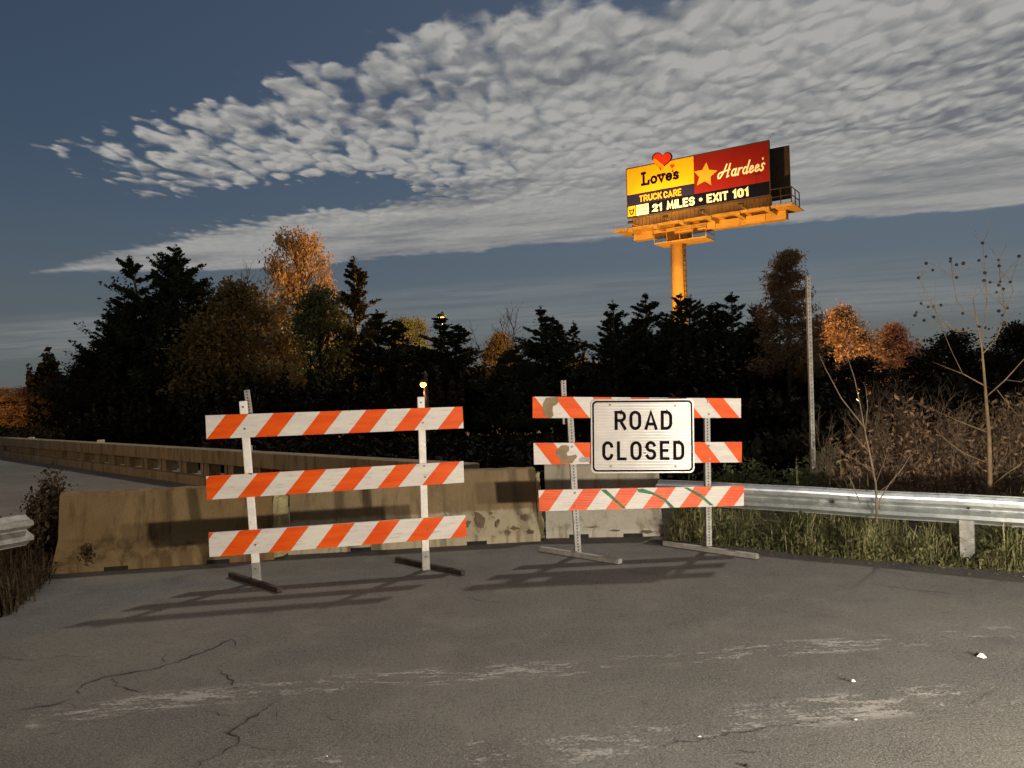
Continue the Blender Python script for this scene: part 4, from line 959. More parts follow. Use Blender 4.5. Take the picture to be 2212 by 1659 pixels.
wp = gnd(192, 1233); n = 46; Pw = np.array(wp)[None, :] + np.stack([RNG.normal(size=n)*.03, RNG.normal(size=n)*.02, np.zeros(n)], 1); Hw = RNG.uniform(.10, .27, n)
V1, F1 = blades(Pw, Hw, .005, .35); Lw = np.repeat(Pw, 6, 0) + np.stack([RNG.normal(size=6*n)*.022, RNG.normal(size=6*n)*.02, np.repeat(Hw, 6)*RNG.uniform(.2, 1, 6*n)], 1); V2, F2 = leaves(Lw, .017, .5)
o = link('weed', fastmesh('weed', np.concatenate([V1, V2]), np.concatenate([F1, F2+len(V1)]), M['leftweed'])); tag(o, 'small dark weed growing against the left concrete barrier', 'weed')
# sapling with seed balls and the dead shrub in front of the rail, traced branch by branch
def c5(x, y): return (1607+.4377*x, 518.5+.4377*y)
def branch(mb, pts, Y, r0, r1, dy=0.0):
    P = [at(*c5(*p), Y + dy*k/max(1, len(pts)-1)) for k, p in enumerate(pts)]
    mb.tube(P, [r0+(r1-r0)*k/(len(P)-1) for k in range(len(P))], 7); return P
YS = 7.3
base = at(*c5(1222, 1330), YS); base.z = 0
sap = thing('sapling', base, 'thin leafless yellowish sapling with dark seed balls behind the right guardrail', 'tree')
mb = MB(); P = [base] + [at(*c5(*p), YS) for p in ((1215, 1250), (1210, 980), (1200, 850), (1190, 720), (1175, 540), (1150, 400), (1130, 290))]
mb.tube(P, [.024, .023, .019, .016, .013, .009, .006, .003], 8); mb.build('trunk', M['sapling'], sap, smooth=True)
for pts, r0, dy in (([(1190, 720), (1080, 660), (1000, 630), (930, 600)], .011, .3), ([(1200, 770), (1290, 690), (1380, 590), (1460, 520)], .012, -.3), ([(1205, 950), (1050, 890), (900, 820)], .010, .2), ([(1210, 1105), (1080, 1050), (1000, 990), (950, 940)], .009, -.2), ([(1218, 1215), (1300, 1150), (1400, 1080)], .011, -.3),
                    ([(1180, 560), (1250, 480), (1290, 340), (1265, 200), (1257, 98)], .009, .25), ([(1172, 520), (1200, 300), (1190, 160), (1178, 15)], .007, .1), ([(1160, 450), (1040, 450), (940, 340), (865, 190)], .007, -.2), ([(1150, 400), (1050, 300), (1030, 180), (1020, 95)], .006, .15), ([(1290, 340), (1330, 250), (1315, 207), (1358, 80)], .005, .1),
                    ([(1080, 660), (1030, 560), (975, 430), (938, 330)], .005, .2), ([(1290, 690), (1370, 700), (1420, 640)], .005, .1), ([(1040, 450), (940, 390), (875, 315)], .005, .1), ([(1290, 340), (1300, 430), (1280, 420)], .004, 0), ([(1250, 740), (1310, 820), (1380, 900)], .006, .2)):
    mb = MB(); branch(mb, pts, YS, r0*.62, .0018, dy); mb.build('branch', M['sapling'], sap, smooth=True)
sb = MB(); sb.ball((0, 0, 0), .0155, 7, 5); sbm = sb.build('seed_ball', M['seed']); sbme = sbm.data; bpy.data.objects.remove(sbm)
for x, y in ((1178, 15), (1020, 92), (1020, 105), (900, 115), (932, 148), (862, 186), (1050, 122), (1083, 115), (1160, 100), (1195, 82), (1257, 98), (1260, 128), (1358, 80), (1190, 162), (1050, 185), (1185, 200), (1215, 208), (1265, 205), (1258, 222), (1280, 242), (1315, 207), (1247, 258), (875, 313), (910, 330), (936, 328), (973, 321), (852, 357), (938, 380), (890, 396), (1080, 362), (1300, 335), (1258, 350), (1275, 372), (1163, 428), (1190, 432), (1280, 418), (1090, 458), (845, 372)):
    q = at(*c5(x, y), YS+random.uniform(-.15, .25)); o = link('seed_ball', sbme, sap, q-sap.location); s = random.uniform(.8, 1.15); o.scale = (s, s, s)
tw = MB(); anchors = [at(*c5(x, y), YS) for x, y in ((1178, 15), (1257, 98), (1190, 160), (1030, 180), (940, 340), (865, 190), (1265, 200), (1290, 340), (1130, 290), (1040, 450), (1315, 207), (1200, 300), (875, 315), (1280, 420))]
for o in [c for c in sap.children if c.name.startswith('seed_ball')]:
    q = o.location + sap.location; a_ = min(anchors, key=lambda p: (p-q).length + (0 if p.z < q.z+.02 else .3)); m_ = a_.lerp(q, .5) + Vector((.02, 0, -.015)); tw.tube([a_, m_, q], .0012, 4)
for k in range(70):
    c0 = random.choice(anchors); d0 = Vector((random.gauss(0, .6), random.gauss(0, .4), random.uniform(.2, 1))).normalized()*random.uniform(.08, .28); tw.tube([c0, c0+d0*.5+Vector((random.gauss(0, .015), 0, 0)), c0+d0], .0011, 4)
tw.build('twigs', M['sapling'], sap)
YD = 6.72; base = at(*c5(655, 1330), YD); base.z = 0
dead = thing('dead_shrub', base, 'leafless dead shrub growing up in front of the right guardrail', 'shrub')
for pts, r0, r1 in (([(656, 1400), (655, 1290), (650, 1200), (620, 1050), (600, 960), (575, 820), (545, 680), (505, 560)], .016, .003), ([(590, 920), (480, 780), (400, 630), (370, 560)], .008, .0025), ([(600, 940), (610, 820), (600, 720)], .007, .0025), ([(668, 1330), (672, 1280), (720, 1200), (780, 1130), (820, 1065)], .009, .004), ([(575, 1300), (550, 1240), (530, 1190), (510, 1160)], .007, .004), ([(650, 1200), (690, 1100), (720, 1000)], .005, .002), ([(620, 1050), (540, 960), (500, 900)], .005, .002), ([(640, 1150), (560, 1090), (470, 1050)], .004, .0015), ([(655, 1250), (740, 1190), (760, 1120)], .004, .0015)):
    mb = MB(); branch(mb, pts, YD, r0*.7, r1*.75); mb.build('branch', M['twig'], dead, smooth=True)

def tangle(spots, mat):
    segs = []
    for (px, top, Y, sd_) in spots:
        tip = at(px, top, Y); rng = random.Random(sd_); H = tip.z
        def grow(p, d, L, r, lv):
            e = p + d*L; q = p + d*L*.5 + Vector((rng.gauss(0, .04), rng.gauss(0, .04), 0))*L; segs.append(([p, q, e], [r, r*.8, r*.6]))
            if lv:
                for k in range(rng.choice((2, 3))): grow(p + d*L*rng.uniform(.4, 1), (d + Vector((rng.gauss(0, .38), rng.gauss(0, .38), rng.gauss(.1, .25)))).normalized(), L*rng.uniform(.5, .75), r*.62, lv-1)
        for k in range(4): grow(Vector((tip.x+rng.gauss(0, .12), Y+rng.gauss(0, .15), 0)), Vector((rng.gauss(0, .16), rng.gauss(0, .12), 1)).normalized(), H*rng.uniform(.36, .50), .009, 4)
    return tubes_mesh('brush_stems', segs, mat, 4)
sp_list = [(1830, 860, 9.2, 1), (1885, 800, 10.5, 2), (1940, 820, 9.0, 3), (1985, 790, 11, 4), (2030, 830, 8.8, 5), (2075, 800, 10, 6), (2115, 840, 8.6, 7), (2170, 800, 9.5, 8), (2225, 780, 8.4, 9), (2290, 800, 8.8, 10), (1800, 930, 8.6, 11)]
M['stem'] = mottled('dull_brown_stems', (0.085, 0.058, 0.038), (0.17, 0.118, 0.076), 15, 0.9, pos=True, bmp=0)
o = link('brush_stems', tangle(sp_list, M['stem'])); tag(o, 'tangle of thin bare brown stems behind the right guardrail', 'brush', kind='stuff')
n = 620; s = RNG.uniform(.1, 5.4, n); d = edge_dist(s) + np.abs(RNG.normal(size=n))*.16 - .06; P = np.array(GR0)[None, :] + np.array(GRD)[None, :]*s[:, None] + np.array(GRN)[None, :]*d[:, None]; P[:, 2] = .008
V, F = leaves(P, .016, .45); V[:, 2] = .004 + np.abs(V[:, 2]-.006)*.5; o = link('leaf_litter', fastmesh('leaf_litter', V, F, M['drygrass'])); tag(o, 'dead straw and leaf bits along the right edge of the asphalt', 'litter', kind='stuff')
# ================================================================== BILLBOARD
FA, FB = at(1354, 420, 65.3), at(1663, 362, 58.6); FA.z = FB.z = 0
bx_ = (FB-FA).normalized(); bn = Vector((bx_.y, -bx_.x, 0)); FL = (FB-FA).length; ZB, ZT = 15.95, 20.15
BM = Matrix(((bx_.x, 0, bn.x, FA.x), (bx_.y, 0, bn.y, FA.y), (0, 1, 0, 0), (0, 0, 0, 1)))      # local: along, up, out of the face
BMi = BM.inverted()
def c3(x, y): return (.8641*(1520+x/4.0963), .8641*(330+y/4.0963))
def fl(x, y, out=0.0):
    q = BMi @ onplane(*c3(x, y), FA + bn*out, bn); return q.x, q.y
pole_c = at(1466, 600, 63.6); pole_c.z = 0
bb = thing('billboard', pole_c, 'large lit highway billboard with yellow and red panels on one tall pole', 'billboard')
def plain(name, c, rough=.55):
    m, t, b = newmat(name); p = geo(t); n = t.noise(p, .8, 4, .6)
    t.put(b.inputs['Base Color'], t.mix(t.ss(n, .35, .65), (c[0]*.94, c[1]*.94, c[2]*.94, 1), (*c, 1))); b.inputs['Roughness'].default_value = rough; b.inputs['Specular IOR Level'].default_value = .5 if rough < .3 else .05; return m
M['bb_yellow'] = plain('billboard_yellow', (.85, .42, .015)); M['bb_red'] = plain('billboard_red', (.20, .014, .013)); M['bb_navy'] = plain('billboard_navy', (.018, .018, .06), .9)
M['bb_black'] = plain('billboard_black', (.004, .005, .016), .9); M['bb_white'] = plain('billboard_white', (.82, .78, .66)); M['bb_heart'] = plain('billboard_heart_red', (.62, .035, .02)); M['bb_orange'] = plain('billboard_orange', (.80, .26, .02))
M['bb_star'] = plain('billboard_star_yellow', (.74, .34, .035))
M['bb_steel'] = mottled('painted_billboard_steel', (.42, .27, .10), (.54, .36, .14), .9, .7, pos=True, bmp=.1, bdist=.02)
M['bb_apron'] = mottled('brown_apron_boards', (.11, .055, .02), (.19, .095, .035), .9, .8, pos=True, bmp=.1, bdist=.02)
M['bb_dark'] = mottled('dark_billboard_back', (.035, .026, .022), (.06, .045, .036), 1.2, .8, pos=True, bmp=.1, bdist=.02)
def lb(mb, x0, x1, y0, y1, z0, z1): mb.hexa([BM @ Vector(p) for p in ((x0,y0,z0), (x1,y0,z0), (x1,y1,z0), (x0,y1,z0), (x0,y0,z1), (x1,y0,z1), (x1,y1,z1), (x0,y1,z1))]); return mb
lb(MB(), 0, FL, ZB, ZT, -.22, -.04).build('face_panel', M['bb_dark'], bb)
# printed fields
xm = fl(879, 400)[0]
yb_y = fl(500, 590)[1]; y_n0 = fl(500, 703)[1]; y_r0 = fl(1250, 570)[1]
def field(name, x0, x1, y0, y1, mat, z=0.0): lb(MB(), x0, x1, y0, y1, -.039, z).build(name, mat, bb)
yr = (fl(884, 633)[1]+fl(1650, 505)[1])/2; yn1 = (fl(200, 648)[1]+fl(878, 527)[1])/2; yn0 = (fl(200, 750)[1]+fl(884, 648)[1])/2
field('yellow_field', .06, xm-.01, yn1, ZT-.06, M['bb_yellow']); field('red_field', xm, FL-.06, yr, ZT-.06, M['bb_red'])
field('navy_field', .06, xm-.01, yn0, yn1-.005, M['bb_navy'])
mb = MB(); lb(mb, .06, xm-.01, ZB+.05, yn0-.005, -.039, 0); lb(mb, xm-.009, FL-.06, ZB+.05, yr-.005, -.039, 0); mb.build('black_field', M['bb_black'], bb)
for (x0, x1, y0, y1) in ((0, FL, ZT-.058, ZT+.03), (0, FL, ZB-.03, ZB+.048), (0, .058, ZB+.05, ZT-.06), (FL-.058, FL, ZB+.05, ZT-.06)): lb(MB(), x0, x1, y0, y1, -.15, .03).build('frame_trim', M['bb_dark'], bb)
def bf(z): return lambda x, y, q=0: BM @ Vector((x, y, z + .008*q))
def put_text(seq, ca, cb, wdk, gapk, mat, name, shear=0.0, z=.012):
    a = fl(*ca); b = fl(*cb); h = b[1]-a[1]; lettering(seq, a[0], a[1], h, wdk*h, gapk*h, bf(z), fit=b[0]-a[0], shear=shear).build(name, mat, bb)
# local boxes measured at both ends of each line
def text_box(seq, x0c, x1c, wdk, gapk, mat, name, shear=0, z=.012):
    """x0c=(x, ybottom, ytop) at the left end, x1c likewise at the right end"""
    a0 = fl(x0c[0], x0c[1]); a1 = fl(x0c[0], x0c[2]); b0 = fl(x1c[0], x1c[1]); b1 = fl(x1c[0], x1c[2])
    y0 = (a0[1]+b0[1])/2; h = ((a1[1]-a0[1])+(b1[1]-b0[1]))/2
    lettering(seq, a0[0], y0, h, wdk*h, gapk*h, bf(z), fit=b0[0]-a0[0], shear=shear).build(name, mat, bb)
text_box(list('TRUCK'), (320, 715, 652), (552, 685, 612), .19, .07, M['bb_yellow'], 'lettering')
text_box(list('CARE'), (570, 682, 612), (752, 645, 575), .19, .07, M['bb_yellow'], 'lettering')
text_box(list('21'), (455, 822, 742), (553, 802, 722), .25, .10, M['bb_white'], 'lettering')
text_box(list('MILES'), (602, 795, 705), (890, 752, 660), .21, .08, M['bb_white'], 'lettering')
text_box(['.'], (930, 715, 670), (970, 708, 664), .1, 0, M['bb_white'], 'bullet_dot')
text_box(list('EXIT'), (1012, 730, 640), (1232, 692, 600), .21, .08, M['bb_white'], 'lettering')
text_box(list('101'), (1278, 685, 592), (1440, 655, 562), .26, .10, M['bb_white'], 'lettering')
text_box(['S_L', 'l_o', 'l_v', 'l_e', 'l_s'], (345, 552, 408), (728, 488, 350), .18, .03, M['bb_black'], 'lettering')
text_box(["'"], (660, 470, 385), (672, 465, 380), .16, 0, M['bb_black'], 'lettering')
text_box(['C_H', 'c_a', 'c_r', 'c_d', 'c_e', 'c_e', 'c_s'], (1165, 480, 322), (1600, 395, 262), .115, .0, M['bb_white'], 'lettering', shear=.22)
text_box(["'"], (1570, 330, 262), (1580, 330, 260), .2, 0, M['bb_white'], 'lettering', shear=.2)
# dog park box
def quadbox(cs_, mat, name, z): 
    P = [fl(*c) for c in cs_]; x0 = (P[0][0]+P[3][0])/2; x1 = (P[1][0]+P[2][0])/2; y1 = (P[0][1]+P[1][1])/2; y0 = (P[2][1]+P[3][1])/2
    lb(MB(), x0, x1, y0, y1, .001, z).build(name, mat, bb)
quadbox([(203, 768), (280, 752), (280, 858), (203, 872)], M['bb_yellow'], 'icon_panel', .006)
quadbox([(288, 750), (415, 732), (415, 838), (288, 856)], M['bb_white'], 'caption_panel', .006)
text_box(list('DOG'), (303, 792, 755), (398, 778, 742), .16, .14, M['bb_black'], 'lettering', z=.012)
text_box(list('PARK'), (300, 838, 805), (404, 822, 788), .16, .10, M['bb_black'], 'lettering', z=.012)
mb = MB(); mb.quad(*[BM @ Vector((*fl(x, y), .012)) for x, y in ((214, 782), (224, 800), (255, 795), (270, 768), (268, 815), (258, 845), (240, 852), (225, 842), (218, 815))]); o = mb.build('dog_icon', M['bb_black'], bb)
mb = MB(); mb.quad(*[BM @ Vector((*fl(x, y), .018)) for x, y in ((228, 812), (256, 806), (250, 832), (238, 838))]); mb.build('dog_icon', M['bb_yellow'], bb)
# hearts and star
def heart_pts(cx_, cy_, w_, h_, tilt=0.0, n=28):
    P = []
    for k in range(n):
        a = 2*math.pi*k/n; x = 16*math.sin(a)**3/16; y = (13*math.cos(a)-5*math.cos(2*a)-2*math.cos(3*a)-math.cos(4*a))/17+.12
        P.append((cx_ + w_/2*(x*math.cos(tilt)-y*math.sin(tilt)), cy_ + h_/2*(x*math.sin(tilt)+y*math.cos(tilt))))
    return P
hc = fl(552, 298); hw = fl(645, 250)[0]-fl(458, 290)[0]; hh_ = fl(560, 205)[1]-fl(535, 400)[1]
mb = MB(); mb.prism(heart_pts(hc[0], hc[1], hw*1.12, hh_*1.12, -.18), .002, .10, BM); mb.build('heart', M['bb_black'], bb)
mb = MB(); mb.prism(heart_pts(hc[0], hc[1], hw, hh_, -.18), .101, .115, BM); ho = mb.build('heart', M['bb_heart'], bb)
for off, wd, mt in ((-.20, .16, 'bb_orange'), (-.31, .075, 'bb_yellow')):
    A_ = Vector((hc[0]-hw*.44, hc[1]+hh_*(.16+.0)+off*.3)); B_ = Vector((hc[0]+hw*(.10), hc[1]-hh_*.40+off*.3))
    if mt == 'bb_yellow': A_ += Vector((.10, .10)); B_ += Vector((.10, .12))
    mb = MB(); stroke(mb, [tuple(A_), tuple(B_)], hh_*wd, bf(.122 if mt == 'bb_orange' else .128)); mb.build('heart_band', M[mt], bb)
h2 = fl(658, 352); mb = MB(); mb.prism(heart_pts(h2[0], h2[1], fl(682, 340)[0]-fl(638, 345)[0], fl(650, 328)[1]-fl(650, 378)[1], -.15), .002, .02, BM); mb.build('heart', M['bb_heart'], bb)
scx, scy = fl(995, 440); sr = (fl(1020, 310)[1]-fl(1020, 570)[1])*.50
mb = MB(); mb.prism([(scx + sr*(1 if k % 2 == 0 else .48)*math.cos(R(82+36*k)), scy + sr*(1 if k % 2 == 0 else .48)*math.sin(R(82+36*k))) for k in range(10)], .002, .03, BM); mb.build('star', M['bb_star'], bb)
# second face behind, back to back
OFF = -2.1; xo = .95
lb(MB(), xo, FL+xo, ZB, ZT-.05, OFF-.15, OFF).build('rear_face', M['bb_dark'], bb)
for k in range(5): lb(MB(), .6+k*2.6, .75+k*2.6, ZB-.9, ZT-.3, OFF+.01, OFF+.2).build('rear_upright', M['bb_dark'], bb)
for k in range(5): lb(MB(), .6+k*2.6, .75+k*2.6, ZB-.9, ZT-.3, -.45, -.23).build('upright', M['bb_dark'], bb)
# apron of vertical boards under the face
x = .35; k = 0
while x < FL-.2: lb(MB(), x, x+.30, ZB-.92, ZB-.04, -.16-(k % 2)*.02, -.10).build('apron_board', M['bb_apron'], bb); x += .325; k += 1
# catwalk, outriggers and main beam
ZC = ZB-1.02
for k in range(9): 
    x0 = -1.0 + k*(FL+2.9)/9; lb(MB(), x0+.02, x0+(FL+2.9)/9-.02, ZC-.10, ZC-.04, -2.3, 1.1).build('catwalk_plate', M['bb_steel'], bb)
lb(MB(), -.8, FL+1.8, ZC-.25, ZC-.101, .97, 1.07).build('catwalk_edge_beam', M['bb_steel'], bb)
for k in range(6):
    x0 = .6 + k*2.25; lb(MB(), x0, x0+.35, ZC-.42, ZC-.115, -2.6, 1.25).build('outrigger', M['bb_steel'], bb)
lb(MB(), .2, FL+.9, ZC-.80, ZC-.12, -1.45, -.75).build('main_beam', M['bb_steel'], bb)
for k in range(4):
    x0 = 4.3 + k*1.95; lb(MB(), x0, x0+1.45, ZC-.98+.02*k, ZC-.40, .2, .30).build('light_box', M['bb_steel'], bb)
# railing at the right end
rl = bb
for (x_, z_) in ((FL+.25, 1.05), (FL+1.0, 1.05), (FL+1.78, 1.05), (FL+1.78, -.05), (FL+1.78, -1.3)):
    mb = MB(); mb.bar(BM @ Vector((x_, ZC-.03, z_)), BM @ Vector((x_, ZC+1.15, z_)), .06, .06); mb.build('railing_post', M['bb_dark'], bb)
for z_ in (.55, 1.15):
    mb = MB(); mb.bar(BM @ Vector((FL+.25, ZC+z_, 1.05)), BM @ Vector((FL+1.8, ZC+z_, 1.05)), .05, .05); mb.build('railing_bar', M['bb_dark'], bb)
    mb = MB(); mb.bar(BM @ Vector((FL+1.78, ZC+z_, 1.02)), BM @ Vector((FL+1.78, ZC+z_, -1.3)), .05, .05); mb.build('railing_bar', M['bb_dark'], bb)
# pole, flange, ladder and service platform with mesh railing
mb = MB(); mb.tube([(pole_c.x, pole_c.y, 0), (pole_c.x, pole_c.y, 7), (pole_c.x, pole_c.y, ZC-1.0)], [.64, .62, .60], 28); mb.build('pole', M['bb_steel'], bb, smooth=True)
for s_ in (-.18, .18):
    mb = MB(); c = Vector((pole_c.x+.42, pole_c.y-.52, 0)); t_ = Vector((.78, .62, 0)); mb.bar(c+t_*s_+Vector((0,0,2)), c+t_*s_+Vector((0,0,ZC-1.7)), .05, .05); mb.build('ladder_rail', M['bb_dark'], bb)
zz = 2.2
while zz < ZC-1.8:
    mb = MB(); mb.bar(c-t_*.18+Vector((0,0,zz)), c+t_*.18+Vector((0,0,zz)), .04, .04); mb.build('ladder_rung', M['bb_dark'], bb); zz += .42
q0 = BMi @ pole_c; pz = ZC-1.52
lb(MB(), q0.x-1.5, q0.x+2.9, pz-.10, pz, -1.6, .6).build('service_platform', M['bb_steel'], bb)
for x_ in (-1.5, -.4, .7, 1.8, 2.9):
    lb(MB(), q0.x+x_-.02, q0.x+x_+.02, pz+.003, pz+1.1, .55, .59).build('railing_post', M['bb_steel'], bb)
for y_ in (.36, .72, 1.08): lb(MB(), q0.x-1.5, q0.x+2.9, pz+y_, pz+y_+.035, .552, .588).build('railing_bar', M['bb_dark'], bb)
for y_ in (.36, .72, 1.08): lb(MB(), q0.x+2.84, q0.x+2.9, pz+y_, pz+y_+.035, -1.6, .55).build('railing_bar', M['bb_dark'], bb)
lb(MB(), q0.x-.9, q0.x+.9, ZC-1.3, ZC-.81, -1.6, -.5).build('pole_cap', M['bb_steel'], bb)
# flood lights on arms in front of the face (the lamps that light it)
def lamp(kind, name, loc, energy, colr, parent=None, size=.25, aim=None, spot=90, blend=.6):
    d = bpy.data.lights.new(name, kind); d.energy = energy; d.color = colr
    if kind in ('POINT', 'SPOT'): d.shadow_soft_size = size
    if kind == 'SPOT': d.spot_size = R(spot); d.spot_blend = blend
    o = bpy.data.objects.new(name, d); col.objects.link(o)
    if parent is not None: o.parent = parent; o.location = Vector(loc)-parent.location
    else: o.location = loc
    if aim is not None: o.rotation_euler = (Vector(aim)-Vector(loc)).to_track_quat('-Z', 'Y').to_euler()
    return o
M['lamp_body'] = mottled('lamp_housing', (.05, .045, .04), (.09, .08, .07), 5, .6, .3, pos=True, bmp=0)
M['flood_lens'] = emit('floodlight_lens', (1.0, .62, .20), 3.0)
for k, e in ((0, 1.35), (1, 1.15), (2, .75), (3, .45)):
    x_ = 1.5+k*3.0; p0 = BM @ Vector((x_, ZC-.06, 1.0)); p1 = BM @ Vector((x_, ZC-.10, 2.6)); 
    mb = MB(); mb.bar(p0, p1, .06, .06); mb.build('floodlight_arm', M['bb_steel'], bb)
    mb = MB(); hM = BM @ Matrix.Translation((x_, ZC+.02, 2.7)) @ Matrix.Rotation(R(35), 4, 'X'); mb.box((0, 0, 0), (.42, .16, .22), hM); hd = mb.build('floodlight', M['lamp_body'], bb, bevel=.02)
    lamp('SPOT', 'floodlight_lamp', BM @ Vector((x_, ZC+.30, 2.75)), 900*e, (1.0, .66, .26), bb, .2, BM @ Vector((x_, (ZB+ZT)/2+.4, 0)), 130, .8)

# ================================================================== STREET LAMPS AMONG THE TREES
SOD = (1.0, .46, .12); WHT = (.80, 1.0, .62)
M['sodium'] = emit('sodium_lens', (1.0, .42, .08), 7.0); M['whitelens'] = emit('white_lens', (.85, 1.0, .75), 25.0)
def street_lamp(px, py, Y, energy, colr, lens, label, r=.16, arm=.12):
    p = at(px, py, Y); o = thing('street_lamp', (p.x, Y, 0), label, 'lamp', 'lit lamps among the trees')
    mb = MB(); mb.tube([(p.x+arm, Y, 0), (p.x+arm, Y, p.z*.6), (p.x+arm*.97, Y, p.z+.28), (p.x+arm*.6, Y, p.z+.36), (p.x, Y, p.z+.30)], [.08, .07, .05, .04, .035], 8); mb.build('lamp_pole', M['lamp_body'], o, smooth=True)
    mb = MB(); mb.ball((p.x, Y, p.z+r*.95), r*1.15, 10, 6, .45); mb.build('lamp_head', M['lamp_body'], o, smooth=True)
    mb = MB(); mb.ball((p.x, Y, p.z), r, 10, 7, .8); mb.build('lamp_lens', M[lens], o, smooth=True)
    lamp('POINT', 'lamp_bulb', (p.x, Y-.0, p.z-r-.12), energy, colr, o, .15)
    return o
street_lamp(915, 831, 21.5, 60, SOD, 'sodium', 'small bright orange lamp glowing over the right post of the signless barricade', .10, .06)
street_lamp(953, 690, 37, 5200, SOD, 'sodium', 'orange lamp at the top of the black cedar in the middle', .20)
street_lamp(1448, 722, 50, 38000, (1.0, .48, .08), 'sodium', 'orange lamp shining through the cedars left of the billboard pole', .30)
street_lamp(1475, 830, 36, 2600, SOD, 'sodium', 'low orange lamp glimpsed between cedars above the sign', .14)
street_lamp(1625, 812, 35, 1800, (1.0, .50, .30), 'sodium', 'faint reddish lamp among the cedars above the right end of the sign barricade', .10)
street_lamp(1850, 862, 30, 3800, (1.0, .54, .22), 'sodium', 'hidden orange lamp lighting the golden and russet trees', .04)
street_lamp(655, 745, 34.6, 520, WHT, 'whitelens', 'white lamp half hidden in the green leafy tree', .12)
street_lamp(-1900, 420, 6.5, 1500, (1.0, .58, .26), 'sodium', 'unseen orange lamp added at the left to light the bridge parapet', .12)  # out of frame, added to warm the parapet and left trees
street_lamp(-40, 900, 44, 1500, SOD, 'sodium', 'orange lamp low among far trees at the left edge', .2)

# ================================================================== LITTER ON THE ASPHALT
M['litter'] = mottled('pale_litter', (.62, .60, .55), (.80, .78, .72), 20, .6, pos=True, bmp=0)
def scrap(px, py, s, label, mat, name, cat, seed):
    r = random.Random(seed); c = gnd(px, py); mb = MB(); n = 7
    ring = [(c.x + s*math.cos(2*math.pi*k/n)*r.uniform(.5, 1.2), c.y + s*math.sin(2*math.pi*k/n)*r.uniform(.4, 1.0)) for k in range(n)]
    i = len(mb.v); mb.v += [(x, y, .004) for x, y in ring] + [(x*.4+c.x*.6, y*.4+c.y*.6, s*r.uniform(.5, .9)) for x, y in ring]
    for k in range(n): mb.f.append((i+k, i+(k+1) % n, i+n+(k+1) % n, i+n+k))
    mb.f.append(tuple(i+n+k for k in range(n))); mb.f.append(tuple(i+k for k in reversed(range(n))))
    o = mb.build(name, mat, origin=(c.x, c.y, 0)); tag(o, label, cat, 'litter lying on the asphalt')
scrap(2122, 1421, .030, 'white crumpled scrap at the right edge of the asphalt', M['litter'], 'paper_scrap', 'litter', 1)
scrap(2112, 1417, .022, 'dark lump touching the white scrap on the right', M['rubber'], 'dark_lump', 'litter', 2)
scrap(1842, 1473, .018, 'small pale scrap left of the white crumpled scrap', M['litter'], 'paper_scrap', 'litter', 3)
scrap(1829, 1470, .016, 'dark crumb beside the small pale scrap', M['rubber'], 'dark_lump', 'litter', 4)
scrap(1511, 1593, .009, 'tiny white pebble nearest the camera right of centre', M['litter'], 'pebble', 'pebble', 5)
scrap(1848, 1556, .009, 'tiny white pebble in front of the small pale scrap', M['litter'], 'pebble', 'pebble', 6)
scrap(706, 1636, .008, 'tiny white pebble near the bottom left of centre', M['litter'], 'pebble', 'pebble', 7)
scrap(1615, 1656, .018, 'dark curled leaf at the bottom edge right of centre', M['rubber'], 'fallen_leaf', 'leaf', 8)

# ================================================================== THE CAR WHOSE HEADLIGHTS LIGHT THE SCENE (stands right of the camera)
CARP = Vector((3.15, 0.55, 0)); HEAD = R(14)                      # left headlight, heading left of straight ahead
cf = Vector((-math.sin(HEAD), math.cos(HEAD), 0)); crt = Vector((cf.y, -cf.x, 0)); cc = CARP + crt*.70
CM = Matrix(((crt.x, cf.x, 0, cc.x), (crt.y, cf.y, 0, cc.y), (0, 0, 1, 0), (0, 0, 0, 1)))    # local: right, forward, up; origin between the headlights
car = thing('car', cc, 'dark car stopped right of the camera with its headlights on', 'car')
M['car_paint'] = plain('dark_car_paint', (.02, .022, .026), .25); M['car_glass'] = plain('car_glass', (.01, .012, .014), .05); M['tyre'] = plain('tyre_rubber', (.018, .018, .018), .8); M['rim'] = plain('wheel_rim', (.35, .35, .36), .35)
M['headlens'] = emit('headlamp_lens', (1.0, .90, .72), 6.0)
def loft(secs, name, mat, smooth=True):
    """secs: list of (forward, half width, [(x fraction, z)...])"""
    mb = MB(); m_ = len(secs[0][2])
    for y, hw_, pr in secs: mb.v += [tuple(CM @ Vector((x*hw_, y, z))) for x, z in pr]
    for k in range(len(secs)-1):
        for j in range(m_-1): q = k*m_+j; mb.f.append((q, q+1, q+m_+1, q+m_))
        mb.f.append((k*m_+m_-1, k*m_, k*m_+m_, k*m_+2*m_-1))
    mb.f.append(tuple(range(m_))); mb.f.append(tuple((len(secs)-1)*m_+j for j in reversed(range(m_))))
    o = mb.build(name, mat, car, smooth=False, bevel=.03); return o
def bsec(zb, zs, zt): return [(-.92, zb), (-1, zb+.15), (-1, zs), (-.86, zt), (-.4, zt+.02), (.4, zt+.02), (.86, zt), (1, zs), (1, zb+.15), (.92, zb)]
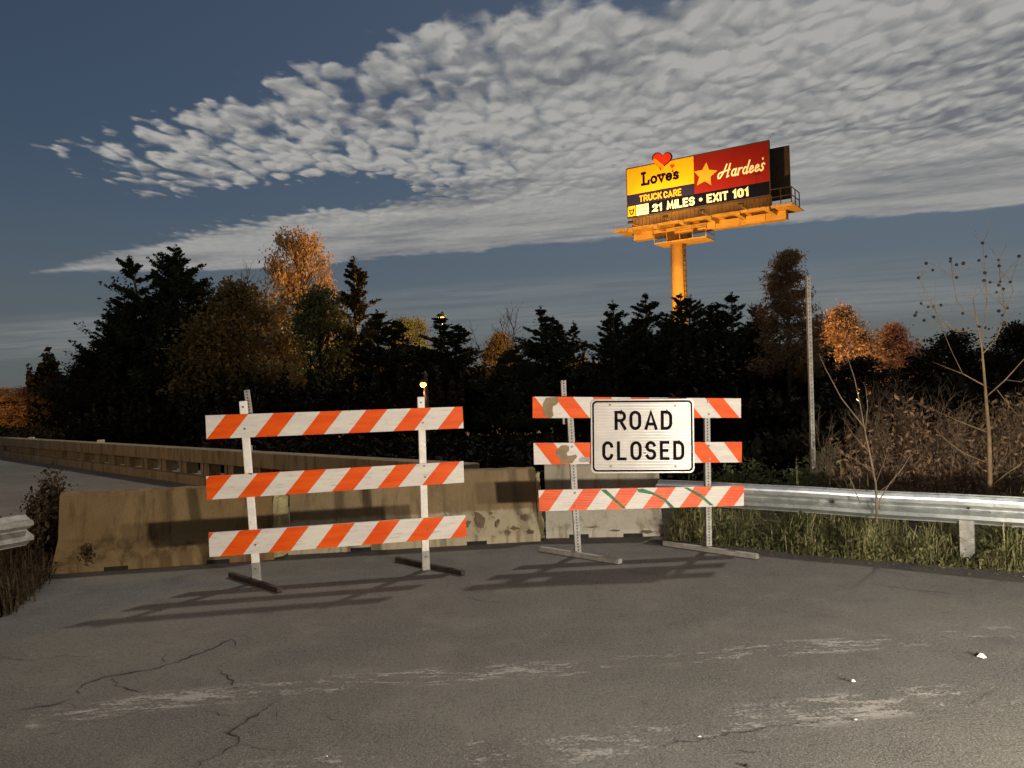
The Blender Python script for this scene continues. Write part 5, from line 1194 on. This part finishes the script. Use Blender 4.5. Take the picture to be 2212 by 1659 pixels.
loft([(.08, .70, bsec(.32, .50, .60)), (-.10, .86, bsec(.24, .62, .74)), (-.9, .90, bsec(.22, .76, .90)), (-1.4, .90, bsec(.22, .80, .95)), (-3.2, .90, bsec(.22, .84, .97)), (-4.2, .88, bsec(.24, .84, .98)), (-4.45, .80, bsec(.34, .78, .92))], 'car_body', M['car_paint'])
loft([(-1.3, .80, [(-1, .93), (-.98, .95), (.98, .95), (1, .93)]), (-2.0, .76, [(-1, .93), (-.80, 1.40), (.80, 1.40), (1, .93)]), (-3.1, .76, [(-1, .93), (-.80, 1.42), (.80, 1.42), (1, .93)]), (-3.9, .78, [(-1, .93), (-.95, 1.0), (.95, 1.0), (1, .93)])], 'car_cabin', M['car_glass'])
mb = MB(); mb.hexa([CM @ Vector(p) for p in ((-.56, -3.15, 1.415), (.56, -3.15, 1.415), (.56, -1.95, 1.40), (-.56, -1.95, 1.40), (-.54, -3.1, 1.46), (.54, -3.1, 1.46), (.54, -2.0, 1.45), (-.54, -2.0, 1.45))]); mb.build('car_roof', M['car_paint'], car, bevel=.015)
for sx in (-1, 1):
    for yy in (-.80, -3.55):
        a = CM @ Vector((sx*.74, yy, .32)); b = CM @ Vector((sx*.93, yy, .32)); mb = MB(); mb.tube([a, b], .32, 24); wh = mb.build('wheel', M['tyre'], car, bevel=.03)
        mb = MB(); d_ = (b-a).normalized(); mb.tube([b-d_*.01, b+d_*.012], .21, 16); r_ = mb.build('rim', M['rim'], wh); r_.location = (0, 0, 0)
    c = CM @ Vector((sx*.60, .055, .66)); f_ = cf
    mb = MB(); mb.ball((0, 0, 0), .11, 12, 8, .75); hl = mb.build('headlight', M['headlens'], car, smooth=True); hl.location = c + cf*.02 - car.location
    p = CM @ Vector((sx*.70, .22, .76)); aimp = p + cf*10 + Vector((-1.2, 0, -.5))
    lamp('SPOT', 'headlamp_beam', p, 1600 if sx < 0 else 950, (1.0, .90, .76), car, .10, aimp, 150, .75)
    mb = MB(); mb.box((0, 0, 0), (.16, .10, .13), CM @ Matrix.Translation((sx*1.0, -1.55, 1.0))); mb.build('wing_mirror', M['car_paint'], car, bevel=.02)

print('objects', len(bpy.data.objects))
